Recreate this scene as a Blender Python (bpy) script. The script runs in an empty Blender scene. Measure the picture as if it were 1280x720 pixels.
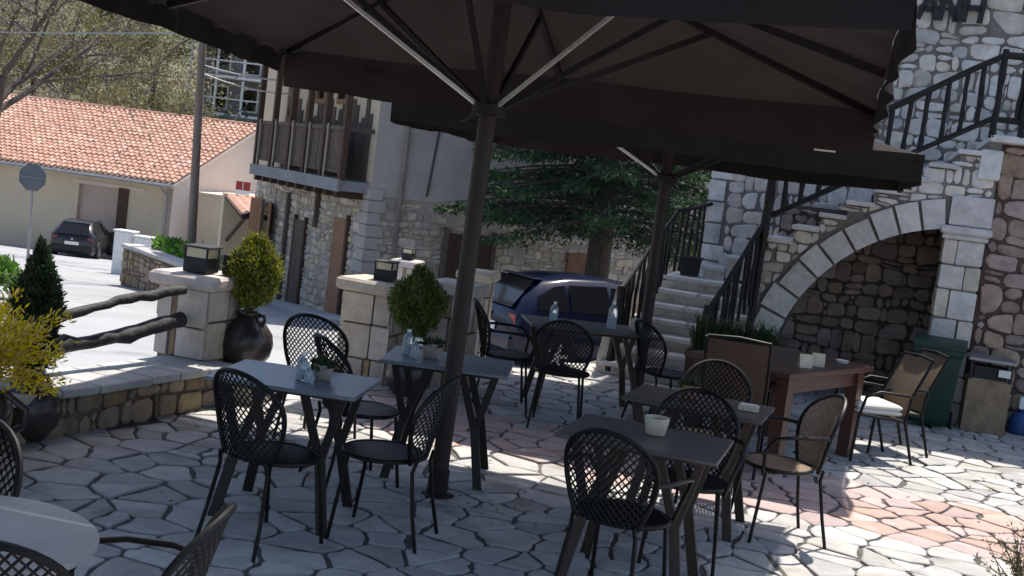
import bpy, math, random
from mathutils import Vector, Matrix
R = math.radians
sc = bpy.context.scene

# ------------------------------------------------------------------ camera, sky, sun, exposure
PITCH, ROLL, CAMH, FPX = 5.33, 7.2, 1.93, 1500.0
def camera_axes():
    p, r = R(PITCH), R(ROLL)
    fw = Vector((0, math.cos(p), -math.sin(p))); rt = Vector((1, 0, 0)); up = rt.cross(fw)
    return fw, rt*math.cos(r)+up*math.sin(r), up*math.cos(r)-rt*math.sin(r)
FW, RT, UP = camera_axes()
cam_data = bpy.data.cameras.new('camera'); cam = bpy.data.objects.new('camera', cam_data)
sc.collection.objects.link(cam); sc.camera = cam
cam_data.sensor_width = 36.0; cam_data.lens = 36.0*FPX/1280.0; cam_data.clip_end = 2000; cam_data.clip_start = .05
m3 = Matrix((RT, UP, -FW)).transposed()
cam.matrix_world = Matrix.Translation((0, 0, CAMH)) @ m3.to_4x4()

SUN_TO = Vector((-.45, -1.03, -2.3)).normalized()          # the way the light travels
elev = math.asin(-SUN_TO.z); azim = math.atan2(-SUN_TO.x, -SUN_TO.y)   # from +Y towards +X
w = bpy.data.worlds.new('World'); sc.world = w; w.use_nodes = True
nt = w.node_tree; nt.nodes.clear()
sky = nt.nodes.new('ShaderNodeTexSky'); sky.sky_type = 'NISHITA'; sky.sun_disc = False
sky.sun_elevation = elev; sky.sun_rotation = azim; sky.air_density = 1.0; sky.dust_density = 2.6; sky.altitude = 600
bg = nt.nodes.new('ShaderNodeBackground'); bg.inputs['Strength'].default_value = .11
wo = nt.nodes.new('ShaderNodeOutputWorld')
nt.links.new(sky.outputs[0], bg.inputs[0]); nt.links.new(bg.outputs[0], wo.inputs[0])
sl = bpy.data.lights.new('sun', 'SUN'); sl.energy = 3.7; sl.angle = R(.6); sl.color = (1, .95, .87)
so = bpy.data.objects.new('sun', sl); sc.collection.objects.link(so)
so.rotation_euler = SUN_TO.to_track_quat('-Z', 'Y').to_euler()
sc.view_settings.view_transform = 'Standard'; sc.view_settings.look = 'None'
sc.view_settings.gamma = 1.0; sc.view_settings.use_curve_mapping = False
sc.view_settings.exposure = 1.05
sc.cycles.max_bounces = 8; sc.cycles.diffuse_bounces = 4; sc.cycles.transparent_max_bounces = 8
sc.cycles.use_denoising = True

# ------------------------------------------------------------------ helpers
C = sc.collection
def project(p):                                           # only used to rank which stones show largest
    v = Vector(p)-Vector((0, 0, CAMH)); k = v.dot(FW)
    if k < .1: return None
    return 640+FPX*v.dot(RT)/k, 360-FPX*v.dot(UP)/k, k

MATS = {}
def mat(name, c1, c2=None, scale=4, rough=.8, bump=0., bscale=30, metal=0., rnd=0., spec=.3, detail=6, transl=0., stretch=None, hue=0., contrast=(.35, .65), noise2=None):
    if name in MATS: return MATS[name]
    m = bpy.data.materials.new(name); m.use_nodes = True; t = m.node_tree; N = t.nodes; L = t.links
    b = N['Principled BSDF']; b.inputs['Roughness'].default_value = rough; b.inputs['Metallic'].default_value = metal
    b.inputs['Specular IOR Level'].default_value = spec
    c2 = c2 or tuple(x*.8 for x in c1)
    tc = N.new('ShaderNodeTexCoord'); vec = tc.outputs['Object']
    oi = N.new('ShaderNodeObjectInfo'); ge = N.new('ShaderNodeNewGeometry')
    ad = N.new('ShaderNodeMath'); ad.operation = 'MULTIPLY_ADD'; ad.inputs[1].default_value = 7.31
    L.new(oi.outputs['Random'], ad.inputs[0]); L.new(ge.outputs['Random Per Island'], ad.inputs[2])
    fr = N.new('ShaderNodeMath'); fr.operation = 'FRACT'; L.new(ad.outputs[0], fr.inputs[0]); rand = fr.outputs[0]
    if rnd or hue:
        sc_ = N.new('ShaderNodeMath'); sc_.operation = 'MULTIPLY'; sc_.inputs[1].default_value = 37.; L.new(rand, sc_.inputs[0])
        va = N.new('ShaderNodeVectorMath'); va.operation = 'ADD'; L.new(vec, va.inputs[0]); L.new(sc_.outputs[0], va.inputs[1]); vec = va.outputs[0]
    if stretch:
        mp = N.new('ShaderNodeMapping'); mp.inputs['Scale'].default_value = stretch; L.new(vec, mp.inputs[0]); vec = mp.outputs[0]
    n = N.new('ShaderNodeTexNoise'); n.inputs['Scale'].default_value = scale; n.inputs['Detail'].default_value = detail; n.inputs['Roughness'].default_value = .62
    L.new(vec, n.inputs['Vector'])
    rp = N.new('ShaderNodeValToRGB'); rp.color_ramp.elements[0].position = contrast[0]; rp.color_ramp.elements[1].position = contrast[1]
    rp.color_ramp.elements[0].color = (*c1, 1); rp.color_ramp.elements[1].color = (*c2, 1)
    L.new(n.outputs[0], rp.inputs[0]); col = rp.outputs[0]
    if noise2:                                            # larger, sparser stains of another colour
        n2 = N.new('ShaderNodeTexNoise'); n2.inputs['Scale'].default_value = noise2[1]; n2.inputs['Detail'].default_value = 5
        L.new(vec, n2.inputs['Vector'])
        r2 = N.new('ShaderNodeValToRGB'); r2.color_ramp.elements[0].position = noise2[2]; r2.color_ramp.elements[1].position = noise2[2]+.12
        r2.color_ramp.elements[0].color = (0, 0, 0, 1); r2.color_ramp.elements[1].color = (1, 1, 1, 1)
        L.new(n2.outputs[0], r2.inputs[0])
        mx = N.new('ShaderNodeMixRGB'); mx.inputs[2].default_value = (*noise2[0], 1); L.new(r2.outputs[0], mx.inputs[0]); L.new(col, mx.inputs[1]); col = mx.outputs[0]
    if rnd or hue:
        hs = N.new('ShaderNodeHueSaturation')
        mr = N.new('ShaderNodeMapRange'); mr.inputs['To Min'].default_value = 1-rnd; mr.inputs['To Max'].default_value = 1+rnd
        L.new(rand, mr.inputs[0]); L.new(mr.outputs[0], hs.inputs['Value'])
        if hue:
            f2 = N.new('ShaderNodeMath'); f2.operation = 'MULTIPLY'; f2.inputs[1].default_value = 13.7; L.new(rand, f2.inputs[0])
            f3 = N.new('ShaderNodeMath'); f3.operation = 'FRACT'; L.new(f2.outputs[0], f3.inputs[0])
            m2 = N.new('ShaderNodeMapRange'); m2.inputs['To Min'].default_value = .5-hue; m2.inputs['To Max'].default_value = .5+hue
            L.new(f3.outputs[0], m2.inputs[0]); L.new(m2.outputs[0], hs.inputs['Hue'])
            m4 = N.new('ShaderNodeMapRange'); m4.inputs['To Min'].default_value = 1-min(.4, hue*18); m4.inputs['To Max'].default_value = 1+min(.5, hue*20)
            L.new(f3.outputs[0], m4.inputs[0]); L.new(m4.outputs[0], hs.inputs['Saturation'])
        L.new(col, hs.inputs['Color']); col = hs.outputs[0]
    L.new(col, b.inputs['Base Color'])
    if bump:
        n3 = N.new('ShaderNodeTexNoise'); n3.inputs['Scale'].default_value = bscale; n3.inputs['Detail'].default_value = 8; L.new(vec, n3.inputs['Vector'])
        bp = N.new('ShaderNodeBump'); bp.inputs['Strength'].default_value = bump; bp.inputs['Distance'].default_value = .02
        L.new(n3.outputs[0], bp.inputs['Height']); L.new(bp.outputs[0], b.inputs['Normal'])
    if transl:
        tr = N.new('ShaderNodeBsdfTranslucent'); L.new(col, tr.inputs[0])
        ms = N.new('ShaderNodeMixShader'); ms.inputs[0].default_value = transl
        L.new(b.outputs[0], ms.inputs[1]); L.new(tr.outputs[0], ms.inputs[2]); L.new(ms.outputs[0], N['Material Output'].inputs[0])
    MATS[name] = m; return m
def glassy(name, col, trans=.85, rough=.05):
    if name in MATS: return MATS[name]
    m = bpy.data.materials.new(name); m.use_nodes = True; b = m.node_tree.nodes['Principled BSDF']
    b.inputs['Base Color'].default_value = (*col, 1); b.inputs['Roughness'].default_value = rough; b.inputs['Transmission Weight'].default_value = trans
    MATS[name] = m; return m

class MB:
    def __init__(s): s.v = []; s.f = []
    def add(s, vs, fs):
        o = len(s.v); s.v += [tuple(x) for x in vs]; s.f += [tuple(i+o for i in f) for f in fs]; return s
    def box(s, c, d, rz=0, rot=None, taper=1.0):
        x, y, z = d[0]/2, d[1]/2, d[2]/2
        vs = [Vector((a*x*(taper if k > 0 else 1), b_*y*(taper if k > 0 else 1), k*z)) for k in (-1, 1) for a, b_ in ((-1, -1), (1, -1), (1, 1), (-1, 1))]
        if rot: vs = [rot @ v for v in vs]
        elif rz:
            m = Matrix.Rotation(rz, 3, 'Z'); vs = [m @ v for v in vs]
        c = Vector(c)
        return s.add([v+c for v in vs], [(3, 2, 1, 0), (4, 5, 6, 7), (0, 1, 5, 4), (1, 2, 6, 5), (2, 3, 7, 6), (3, 0, 4, 7)])
    def cbox(s, c, d, bv=.01, rz=0, jit=0., rg=None):     # box with chamfered top and bottom edges
        x, y, z = d[0]/2, d[1]/2, d[2]/2; bv = min(bv, x*.8, y*.8, z*.8); vs = []
        for zz, i in ((-z, bv), (-z+bv, 0), (z-bv, 0), (z, bv)):
            for a, b_ in ((-1, -1), (1, -1), (1, 1), (-1, 1)): vs.append(Vector((a*(x-i), b_*(y-i), zz)))
        if jit:
            jj = [Vector((rg.uniform(-jit, jit), rg.uniform(-jit, jit), rg.uniform(-jit, jit)*.5)) for _ in range(4)]
            vs = [v+jj[i % 4] for i, v in enumerate(vs)]
        m = Matrix.Rotation(rz, 3, 'Z'); c = Vector(c); fs = [(3, 2, 1, 0), (12, 13, 14, 15)]
        for r in range(3):
            for i in range(4): fs.append((r*4+i, r*4+(i+1) % 4, (r+1)*4+(i+1) % 4, (r+1)*4+i))
        return s.add([m @ v+c for v in vs], fs)
    def tube(s, pts, r, n=8, cap=True, flat=None):
        pts = [Vector(p) for p in pts]; rs = r if isinstance(r, (list, tuple)) else [r]*len(pts)
        vs = []; prev = None
        for i, p in enumerate(pts):
            d = (pts[min(i+1, len(pts)-1)]-pts[max(i-1, 0)])
            d = d.normalized() if d.length > 1e-9 else Vector((0, 0, 1))
            if prev is None: a = d.orthogonal().normalized()
            else:
                a = prev-d*prev.dot(d)
                a = a.normalized() if a.length > 1e-6 else d.orthogonal().normalized()
            prev = a; b_ = d.cross(a)
            for k in range(n):
                t = 2*math.pi*(k+.5)/n; vs.append(p+(a*math.cos(t)+b_*math.sin(t))*rs[i])
        fs = []
        for i in range(len(pts)-1):
            for k in range(n): fs.append((i*n+k, i*n+(k+1) % n, (i+1)*n+(k+1) % n, (i+1)*n+k))
        if cap: fs.append(tuple(range(n-1, -1, -1))); fs.append(tuple(range((len(pts)-1)*n, len(pts)*n)))
        return s.add(vs, fs)
    def lathe(s, prof, n=20, c=(0, 0, 0), sq=None):
        vs = []; fs = []
        for (r, z) in prof:
            for k in range(n):
                t = 2*math.pi*k/n; vs.append((c[0]+r*math.cos(t), c[1]+r*math.sin(t), c[2]+z))
        for i in range(len(prof)-1):
            for k in range(n): fs.append((i*n+k, i*n+(k+1) % n, (i+1)*n+(k+1) % n, (i+1)*n+k))
        fs.append(tuple(range(n-1, -1, -1))); fs.append(tuple(range((len(prof)-1)*n, len(prof)*n)))
        return s.add(vs, fs)
    def prism(s, poly, f0, f1):                           # poly of 2D points; f0/f1 map a 2D point to 3D
        n = len(poly); vs = [f0(*p) for p in poly]+[f1(*p) for p in poly]
        fs = [tuple(range(n-1, -1, -1)), tuple(range(n, 2*n))]+[(i, (i+1) % n, n+(i+1) % n, n+i) for i in range(n)]
        return s.add(vs, fs)
    def bar(s, a, b_, wx, wy, up=(0, 0, 1)):               # rectangular bar from a to b
        a = Vector(a); b_ = Vector(b_); d = (b_-a); l = d.length; d.normalize()
        u = Vector(up); sx = d.cross(u)
        sx = sx.normalized() if sx.length > 1e-5 else d.orthogonal().normalized()
        sy = sx.cross(d)
        vs = [p+sx*(i*wx/2)+sy*(j*wy/2) for p in (a, b_) for i, j in ((-1, -1), (1, -1), (1, 1), (-1, 1))]
        return s.add(vs, [(3, 2, 1, 0), (4, 5, 6, 7), (0, 1, 5, 4), (1, 2, 6, 5), (2, 3, 7, 6), (3, 0, 4, 7)])
    def merge(s, o, m=None):
        return s.add([m @ Vector(v) for v in o.v] if m else o.v, o.f)
    def mesh(s, name, smooth=False):
        me = bpy.data.meshes.new(name); me.from_pydata(s.v, [], s.f); me.update()
        if smooth: me.polygons.foreach_set('use_smooth', [True]*len(me.polygons))
        return me
    def build(s, name, m, parent=None, smooth=False, loc=(0, 0, 0), rz=0, kind=None, label=None):
        me = s.mesh(name, smooth); me.materials.append(m if not isinstance(m, str) else MATS[m])
        o = bpy.data.objects.new(name, me); C.objects.link(o); o.location = loc; o.rotation_euler[2] = rz
        if parent: o.parent = parent
        if kind: o['kind'] = kind
        if label: o['label'] = label
        if smooth and hasattr(me, 'set_sharp_from_angle'): me.set_sharp_from_angle(angle=R(50))
        return o

def tag(o, label, cat, group=None):
    o['label'] = label; o['category'] = cat; o['kind'] = 'thing'
    if group: o['group'] = group
    return o
def thing(name, label, cat, loc=(0, 0, 0), rz=0, group=None):
    o = bpy.data.objects.new(name, None); C.objects.link(o); o.empty_display_size = .2
    o.location = loc; o.rotation_euler[2] = rz
    return tag(o, label, cat, group)
def copy_tree(o, parent=None):
    c = o.copy(); C.objects.link(c)
    if parent: c.parent = parent
    for ch in list(o.children): copy_tree(ch, c)
    return c
def place(proto, used, loc, rz, label, group, scale=1):
    o = copy_tree(proto) if used else proto
    o.location = loc; o.rotation_euler[2] = rz; o['label'] = label; o['group'] = group; o.scale = (scale,)*3
    return o

def clip(poly, nx, ny, d):                                # keep points with n.p <= d
    out = []
    for i in range(len(poly)):
        a, b_ = poly[i], poly[(i+1) % len(poly)]
        da, db = a[0]*nx+a[1]*ny-d, b_[0]*nx+b_[1]*ny-d
        if da <= 0: out.append(a)
        if (da < 0) != (db < 0) and abs(da-db) > 1e-12:
            t = da/(da-db); out.append((a[0]+(b_[0]-a[0])*t, a[1]+(b_[1]-a[1])*t))
    return out
def area(p): return .5*sum(p[i][0]*p[(i+1) % len(p)][1]-p[(i+1) % len(p)][0]*p[i][1] for i in range(len(p)))
def cent(p): return sum(q[0] for q in p)/len(p), sum(q[1] for q in p)/len(p)
def voronoi(pts, gap, reach, rg, rough=.0, bounds=None, cut=.035):
    """cells of jittered seeds, shrunk by half a joint, corners cut, edges a little uneven"""
    grid = {}
    for i, p in enumerate(pts): grid.setdefault((int(p[0]//reach), int(p[1]//reach)), []).append(i)
    out = []
    for i, p in enumerate(pts):
        poly = [(p[0]-reach, p[1]-reach), (p[0]+reach, p[1]-reach), (p[0]+reach, p[1]+reach), (p[0]-reach, p[1]+reach)]
        if bounds: 
            for bn in bounds: poly = clip(poly, *bn) if poly else poly
        gx, gy = int(p[0]//reach), int(p[1]//reach)
        nb = [j for a in (-1, 0, 1) for b_ in (-1, 0, 1) for j in grid.get((gx+a, gy+b_), []) if j != i]
        nb.sort(key=lambda j: (pts[j][0]-p[0])**2+(pts[j][1]-p[1])**2)
        for j in nb[:22]:
            q = pts[j]; dx, dy = q[0]-p[0], q[1]-p[1]; l = math.hypot(dx, dy)
            if l < 1e-6: continue
            dx /= l; dy /= l
            g = gap*(.5+rg.random()*.7) if rough else gap
            poly = clip(poly, dx, dy, dx*(p[0]+q[0])/2+dy*(p[1]+q[1])/2-g/2)
            if len(poly) < 3: break
        if len(poly) < 3 or abs(area(poly)) < 1e-4: continue
        out.append(soften(poly, rg, rough, cut))
    return out
def soften(poly, rg, rough=.0, cut=.035):
    o = []; n = len(poly)
    for i in range(n):
        a, b_ = poly[i], poly[(i+1) % n]; l = math.hypot(b_[0]-a[0], b_[1]-a[1])
        k = min(.25, cut*rg.uniform(.4, 1.6)/max(l, 1e-6))
        o.append((a[0]+(b_[0]-a[0])*k, a[1]+(b_[1]-a[1])*k)); 
        if rough and l > .1:
            j = rough*(rg.random()-.5); nx, ny = -(b_[1]-a[1])/l, (b_[0]-a[0])/l
            t = .35+.3*rg.random(); o.append((a[0]+(b_[0]-a[0])*t-nx*j*-1, a[1]+(b_[1]-a[1])*t-ny*j*-1))
        o.append((b_[0]-(b_[0]-a[0])*k, b_[1]-(b_[1]-a[1])*k))
    return o
def pillow(mb, poly, to3, h, inset, base=0., tilt=None):
    """a stone: skirt from base to just under the top, then a slightly inset top face"""
    c = cent(poly); n = len(poly)
    def ins(p, d):
        dx, dy = p[0]-c[0], p[1]-c[1]; l = math.hypot(dx, dy) or 1
        k = max(0, l-d)/l; return c[0]+dx*k, c[1]+dy*k
    tl = tilt or (0, 0)
    H = lambda p, hh: hh+tl[0]*(p[0]-c[0])+tl[1]*(p[1]-c[1])
    vs = [to3(*p, base) for p in poly]+[to3(*p, H(p, h-inset*.5)) for p in poly]+[to3(*ins(p, inset), H(p, h)) for p in poly]
    fs = []
    for r in range(2):
        for i in range(n): fs.append((r*n+i, r*n+(i+1) % n, (r+1)*n+(i+1) % n, (r+1)*n+i))
    fs.append(tuple(range(2*n, 3*n)))
    mb.add(vs, fs)
def place_stones(cells, to3, m, parent, name, hfun, inset, rg, limit=300, rank=True, base=-.01, tiltamt=.02):
    """the cells that show largest become stones of their own, the rest one joined part"""
    items = []
    for poly in cells:
        c = cent(poly); h = hfun(); P = project(to3(*c, 0)); a = abs(area(poly)); s = -1
        if P and -60 < P[0] < 1340 and -60 < P[1] < 780: s = a/(P[2]*P[2])
        items.append((s, poly, h))
    items.sort(key=lambda t: -t[0])
    rest = MB(); k = 0
    for i, (s, poly, h) in enumerate(items):
        tl = (rg.uniform(-1, 1)*tiltamt, rg.uniform(-1, 1)*tiltamt)
        if i < limit and s > 0:
            b = MB(); c = cent(poly); o3 = Vector(to3(*c, 0))
            pillow(b, poly, lambda x, y, z: Vector(to3(x, y, z))-o3, h, inset, base, tl)
            b.build(name, m(c) if callable(m) else m, parent, loc=o3); k += 1
        else: pillow(rest, poly, to3, h, inset, base, tl)
    if rest.f:
        o = rest.build(name+'_infill', m(None) if callable(m) else m, parent, kind='stuff')
    return k
def pip(p, poly):
    ins = False
    for i in range(len(poly)):
        a, b_ = poly[i], poly[i-1]
        if (a[1] > p[1]) != (b_[1] > p[1]) and p[0] < (b_[0]-a[0])*(p[1]-a[1])/(b_[1]-a[1])+a[0]: ins = not ins
    return ins
def rubble(w_, h_, cw, ch, rg, gap=.022, cut=.035, jit=.16):
    """coursed rubble: wavy rows of squarish stones of uneven size, some split or filled with small ones"""
    rows = [0.]
    while rows[-1] < h_: rows.append(rows[-1]+ch*rg.uniform(.65, 1.4))
    ph = [rg.random()*6.28 for _ in rows]; fq = [rg.uniform(2.2, 5.0) for _ in rows]
    def Z(k, x):
        if k == 0: return 0.
        return rows[k]+ch*.17*math.sin(x*fq[k]+ph[k])+ch*.09*math.sin(x*fq[k]*2.7+ph[k]*2)
    out = []
    def put(q):
        n = len(q); q = [(x+rg.uniform(-jit, jit)*ch*.55, z+rg.uniform(-jit, jit)*ch*.55) for x, z in q]
        p = [(-1, -1)]
        c = cent(q); p = list(q)
        for i in range(n):                                # pull every edge in by half a joint
            x0, z0 = q[i]; x1, z1 = q[(i+1) % n]; l = math.hypot(x1-x0, z1-z0)
            if l < 1e-4: continue
            nx, nz = (z1-z0)/l, -(x1-x0)/l; g = gap*rg.uniform(.3, .8)
            p = clip(p, nx, nz, nx*x0+nz*z0-g)
            if len(p) < 3: return
        m = []
        for i in range(len(p)):                           # worn corners, edges bulging a little
            a_, b_ = p[i], p[(i+1) % len(p)]; l = math.hypot(b_[0]-a_[0], b_[1]-a_[1])
            k = min(.36, cut*rg.uniform(.5, 1.5)/max(l, 1e-6))
            m.append((a_[0]+(b_[0]-a_[0])*k, a_[1]+(b_[1]-a_[1])*k))
            if l > .08:
                j = rg.uniform(-.012, .022)*min(1, l/.2); nx, nz = (b_[1]-a_[1])/l, -(b_[0]-a_[0])/l; t = rg.uniform(.4, .6)
                m.append((a_[0]+(b_[0]-a_[0])*t+nx*j*.5, a_[1]+(b_[1]-a_[1])*t+nz*j*.5))
            m.append((b_[0]-(b_[0]-a_[0])*k, b_[1]-(b_[1]-a_[1])*k))
        if abs(area(m)) > 6e-4: out.append(m)
    for k in range(len(rows)-1):
        x = -cw*rg.random()
        while x < w_:
            ww = cw*rg.choice((.45, .7, .85, 1, 1.15, 1.4))*rg.uniform(.85, 1.15); x0, x1 = max(x, 0), min(x+ww, w_); x += ww
            if x1-x0 < .03: continue
            f = rg.random(); sl_ = rg.uniform(-.12, .12)*ch
            zb = lambda xx: Z(k, xx)
            zt = lambda xx: min(Z(k+1, xx), h_)
            if zt(x0)-zb(x0) < .02 or zt(x1)-zb(x1) < .02: continue
            if f < .20 and ww > cw*.6:                     # two flat stones on top of each other
                h1 = rg.uniform(.35, .62); zm = lambda xx: zb(xx)+(zt(xx)-zb(xx))*h1
                put([(x0, zb(x0)), (x1, zb(x1)), (x1, zm(x1)), (x0, zm(x0))]); put([(x0, zm(x0)), (x1, zm(x1)), (x1, zt(x1)), (x0, zt(x0))])
            elif f < .32 and ww > cw*.8:                   # big stone and a sliver
                xm = x0+(x1-x0)*rg.uniform(.68, .8)
                put([(x0, zb(x0)), (xm, zb(xm)), (xm+sl_, zt(xm)), (x0, zt(x0))]); zmm = zb(xm)+(zt(xm)-zb(xm))*.5
                put([(xm, zb(xm)), (x1, zb(x1)), (x1, zmm), (xm, zmm)]); put([(xm, zmm), (x1, zmm), (x1, zt(x1)), (xm, zt(xm))])
            else: put([(x0, zb(x0)), (x1, zb(x1)), (x1, zt(x1)), (x0, zt(x0))])
    return out
def leaves(mb, n, sampler, size, rg, asp=.5, droop=0.):
    for _ in range(n):
        p, out = sampler(); s = size*(.6+.8*rg.random())
        d = Vector((rg.gauss(0, 1), rg.gauss(0, 1), rg.gauss(0, 1)))*.7+out; d.z -= droop
        d = d.normalized() if d.length > 1e-5 else Vector((0, 0, 1))
        a = d.cross(Vector((rg.gauss(0, 1), rg.gauss(0, 1), rg.gauss(0, 1))))
        a = a.normalized()*s*asp if a.length > 1e-5 else d.orthogonal().normalized()*s*asp
        p = Vector(p); o = len(mb.v)
        mb.v += [tuple(p), tuple(p+d*s*.5+a*.5), tuple(p+d*s), tuple(p+d*s*.5-a*.5)]; mb.f.append((o, o+1, o+2, o+3))

# ------------------------------------------------------------------ materials
mat('flag', (.43, .415, .39), (.31, .30, .29), scale=5, rough=.75, bump=.55, bscale=14, rnd=.16, hue=.016, noise2=((.27, .245, .21), 2.6, .57))
mat('flag_pink', (.43, .315, .285), (.35, .255, .23), scale=5, rough=.78, bump=.35, bscale=18, rnd=.16, hue=.015, noise2=((.48, .43, .40), 3.5, .60))
mat('joint', (.075, .070, .066), (.13, .12, .108), scale=9, rough=.95, bump=.6, bscale=60)
mat('concrete', (.32, .32, .325), (.265, .265, .27), scale=.5, rough=.85, bump=.25, bscale=15, detail=10, noise2=((.21, .21, .215), .9, .57))
mat('road', (.40, .40, .41), (.33, .33, .34), scale=.7, rough=.9, bump=.2, bscale=12, detail=10)
mat('wallstone', (.33, .25, .17), (.20, .145, .10), scale=7, rough=.85, bump=.8, bscale=20, rnd=.25, hue=.012)
mat('coping', (.46, .45, .43), (.36, .35, .34), scale=6, rough=.8, bump=.4, bscale=25, rnd=.1)
mat('pillarstone', (.52, .455, .40), (.39, .335, .285), scale=6, rough=.85, bump=.5, bscale=22, rnd=.14, hue=.015)
mat('pillarchink', (.34, .25, .16), (.22, .16, .11), scale=8, rough=.88, bump=.6, bscale=30, rnd=.2)
mat('mortar', (.20, .165, .13), (.13, .105, .085), scale=12, rough=.95, bump=.7, bscale=70)
mat('greystone', (.65, .59, .53), (.46, .42, .375), scale=7, rough=.85, bump=.9, bscale=16, rnd=.20, hue=.018, noise2=((.42, .33, .27), 4., .62))
mat('dressed', (.62, .59, .56), (.47, .45, .43), scale=6, rough=.85, bump=.7, bscale=20, rnd=.12, noise2=((.38, .35, .32), 3.5, .60))
mat('palestep', (.70, .67, .63), (.55, .52, .49), scale=6, rough=.85, bump=.5, bscale=20, rnd=.10)
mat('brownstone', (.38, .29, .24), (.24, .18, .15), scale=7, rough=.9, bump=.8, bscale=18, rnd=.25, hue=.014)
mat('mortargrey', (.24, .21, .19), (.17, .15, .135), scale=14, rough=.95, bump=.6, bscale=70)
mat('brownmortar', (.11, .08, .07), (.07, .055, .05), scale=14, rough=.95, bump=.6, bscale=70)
mat('blackiron', (.006, .006, .006), (.011, .010, .0095), scale=20, rough=.55, bump=.3, bscale=40, spec=.3)
mat('chairmetal', (.004, .004, .004), (.007, .0066, .0062), scale=30, rough=.45, spec=.22)
mat('chairtan', (.27, .19, .13), (.20, .14, .095), scale=30, rough=.5, spec=.4)
mat('chairrim', (.30, .29, .28), (.2, .2, .2), scale=20, rough=.35, metal=.6)
mat('tabletop', (.17, .19, .225), (.13, .145, .175), scale=3, rough=.30, spec=.5, bump=.03, bscale=60)
mat('tabletop_brown', (.085, .075, .072), (.06, .053, .05), scale=3, rough=.36, spec=.5)
mat('tableleg', (.010, .008, .007), (.016, .012, .010), scale=12, rough=.55, spec=.4)
mat('tableleg_brown', (.050, .031, .023), (.034, .022, .017), scale=12, rough=.55, spec=.4)
mat('roundtop', (.31, .31, .305), (.285, .285, .28), scale=9, rough=.45, spec=.5)
mat('canopy', (.035, .028, .026), (.028, .022, .020), scale=2.5, rough=.95, bump=.35, bscale=5, transl=.10, spec=.1)
mat('valance', (.026, .021, .020), (.020, .016, .015), scale=3, rough=.95, bump=.4, bscale=7, transl=.10, spec=.1)
mat('umbrellawood', (.026, .014, .010), (.015, .009, .007), scale=6, rough=.6, stretch=(8, 8, .6), spec=.4)
mat('umbrellarib', (.014, .010, .009), (.010, .008, .007), scale=6, rough=.6)
mat('strut_sunlit', (.62, .60, .57), (.5, .49, .47), scale=20, rough=.35, metal=.7)  # sunlight on some struts put into a pale metal colour
mat('cream', (.62, .55, .42), (.5, .44, .33), scale=12, rough=.7)
mat('white', (.78, .77, .74), (.68, .67, .64), scale=10, rough=.6)
mat('logwood', (.045, .042, .042), (.022, .020, .020), scale=9, rough=.7, bump=.7, bscale=22, stretch=(1, 1, 1), noise2=((.16, .15, .14), 6, .66))
mat('jarglaze', (.028, .023, .024), (.045, .033, .03), scale=3, rough=.28, bump=.1, bscale=12, spec=.5)
mat('terracotta', (.40, .23, .14), (.30, .17, .10), scale=9, rough=.85, bump=.2)
mat('potgrey', (.33, .29, .26), (.27, .24, .21), scale=9, rough=.8, bump=.1)
mat('soil', (.05, .035, .025), (.03, .02, .015), scale=30, rough=1, bump=.8)
mat('thuja_gold', (.30, .27, .035), (.13, .17, .035), scale=3, rough=.7, rnd=.35, hue=.03, transl=.25)
mat('thuja_green', (.13, .165, .040), (.06, .10, .03), scale=3, rough=.7, rnd=.35, hue=.025, transl=.25)
mat('thuja_dark', (.040, .070, .028), (.024, .045, .02), scale=3, rough=.7, rnd=.4, hue=.02, transl=.15)
mat('shrub_yellow', (.78, .58, .03), (.58, .44, .03), scale=3, rough=.7, rnd=.3, hue=.02, transl=.3)
mat('fir', (.035, .070, .030), (.020, .045, .022), scale=1.5, rough=.7, rnd=.45, hue=.02, transl=.15)
mat('fir_tip', (.10, .17, .06), (.06, .12, .045), scale=1.5, rough=.7, rnd=.35, hue=.02, transl=.2)
mat('grassleaf', (.05, .09, .03), (.035, .06, .025), scale=4, rough=.7, rnd=.3, hue=.02, transl=.2)
mat('brightleaf', (.16, .30, .05), (.10, .20, .04), scale=3, rough=.7, rnd=.3, hue=.02, transl=.25)
mat('oliveleaf', (.21, .19, .095), (.14, .135, .075), scale=2, rough=.8, rnd=.4, hue=.03, transl=.2)
mat('greytwig', (.30, .265, .22), (.20, .175, .15), scale=2, rough=.9, rnd=.35, hue=.02)
mat('darkleaf', (.028, .045, .022), (.018, .032, .016), scale=2, rough=.8, rnd=.4, hue=.02, transl=.1)
mat('bark', (.11, .088, .07), (.065, .052, .043), scale=6, rough=.95, bump=.9, bscale=12, stretch=(3, 3, .7))
mat('hillground', (.16, .15, .10), (.085, .10, .05), scale=.12, rough=1, bump=.6, bscale=3, detail=10, noise2=((.22, .19, .15), .2, .58))
mat('plaster_beige', (.57, .48, .35), (.49, .41, .30), scale=.6, rough=.9, bump=.12, bscale=20, detail=12, contrast=(.3, .7), noise2=((.44, .37, .28), .45, .60))
mat('plaster_pink', (.62, .52, .44), (.56, .47, .40), scale=.6, rough=.9, bump=.08, bscale=20, detail=10)
mat('garagedoor', (.42, .33, .28), (.38, .30, .25), scale=3, rough=.6)
mat('tile', (.47, .27, .20), (.38, .21, .155), scale=2.2, rough=.85, rnd=.08, hue=.003, noise2=((.52, .34, .26), .7, .50))
mat('brownwood', (.085, .05, .033), (.05, .03, .02), scale=5, rough=.75, bump=.3, bscale=20, stretch=(6, 6, .7))
mat('weathered', (.14, .105, .085), (.075, .056, .046), scale=4, rough=.9, bump=.5, bscale=20, stretch=(7, 7, .5), rnd=.22)
mat('palewood', (.30, .26, .22), (.2, .17, .145), scale=4, rough=.9, bump=.4, bscale=20, stretch=(6, 6, .6), rnd=.15)
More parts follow.
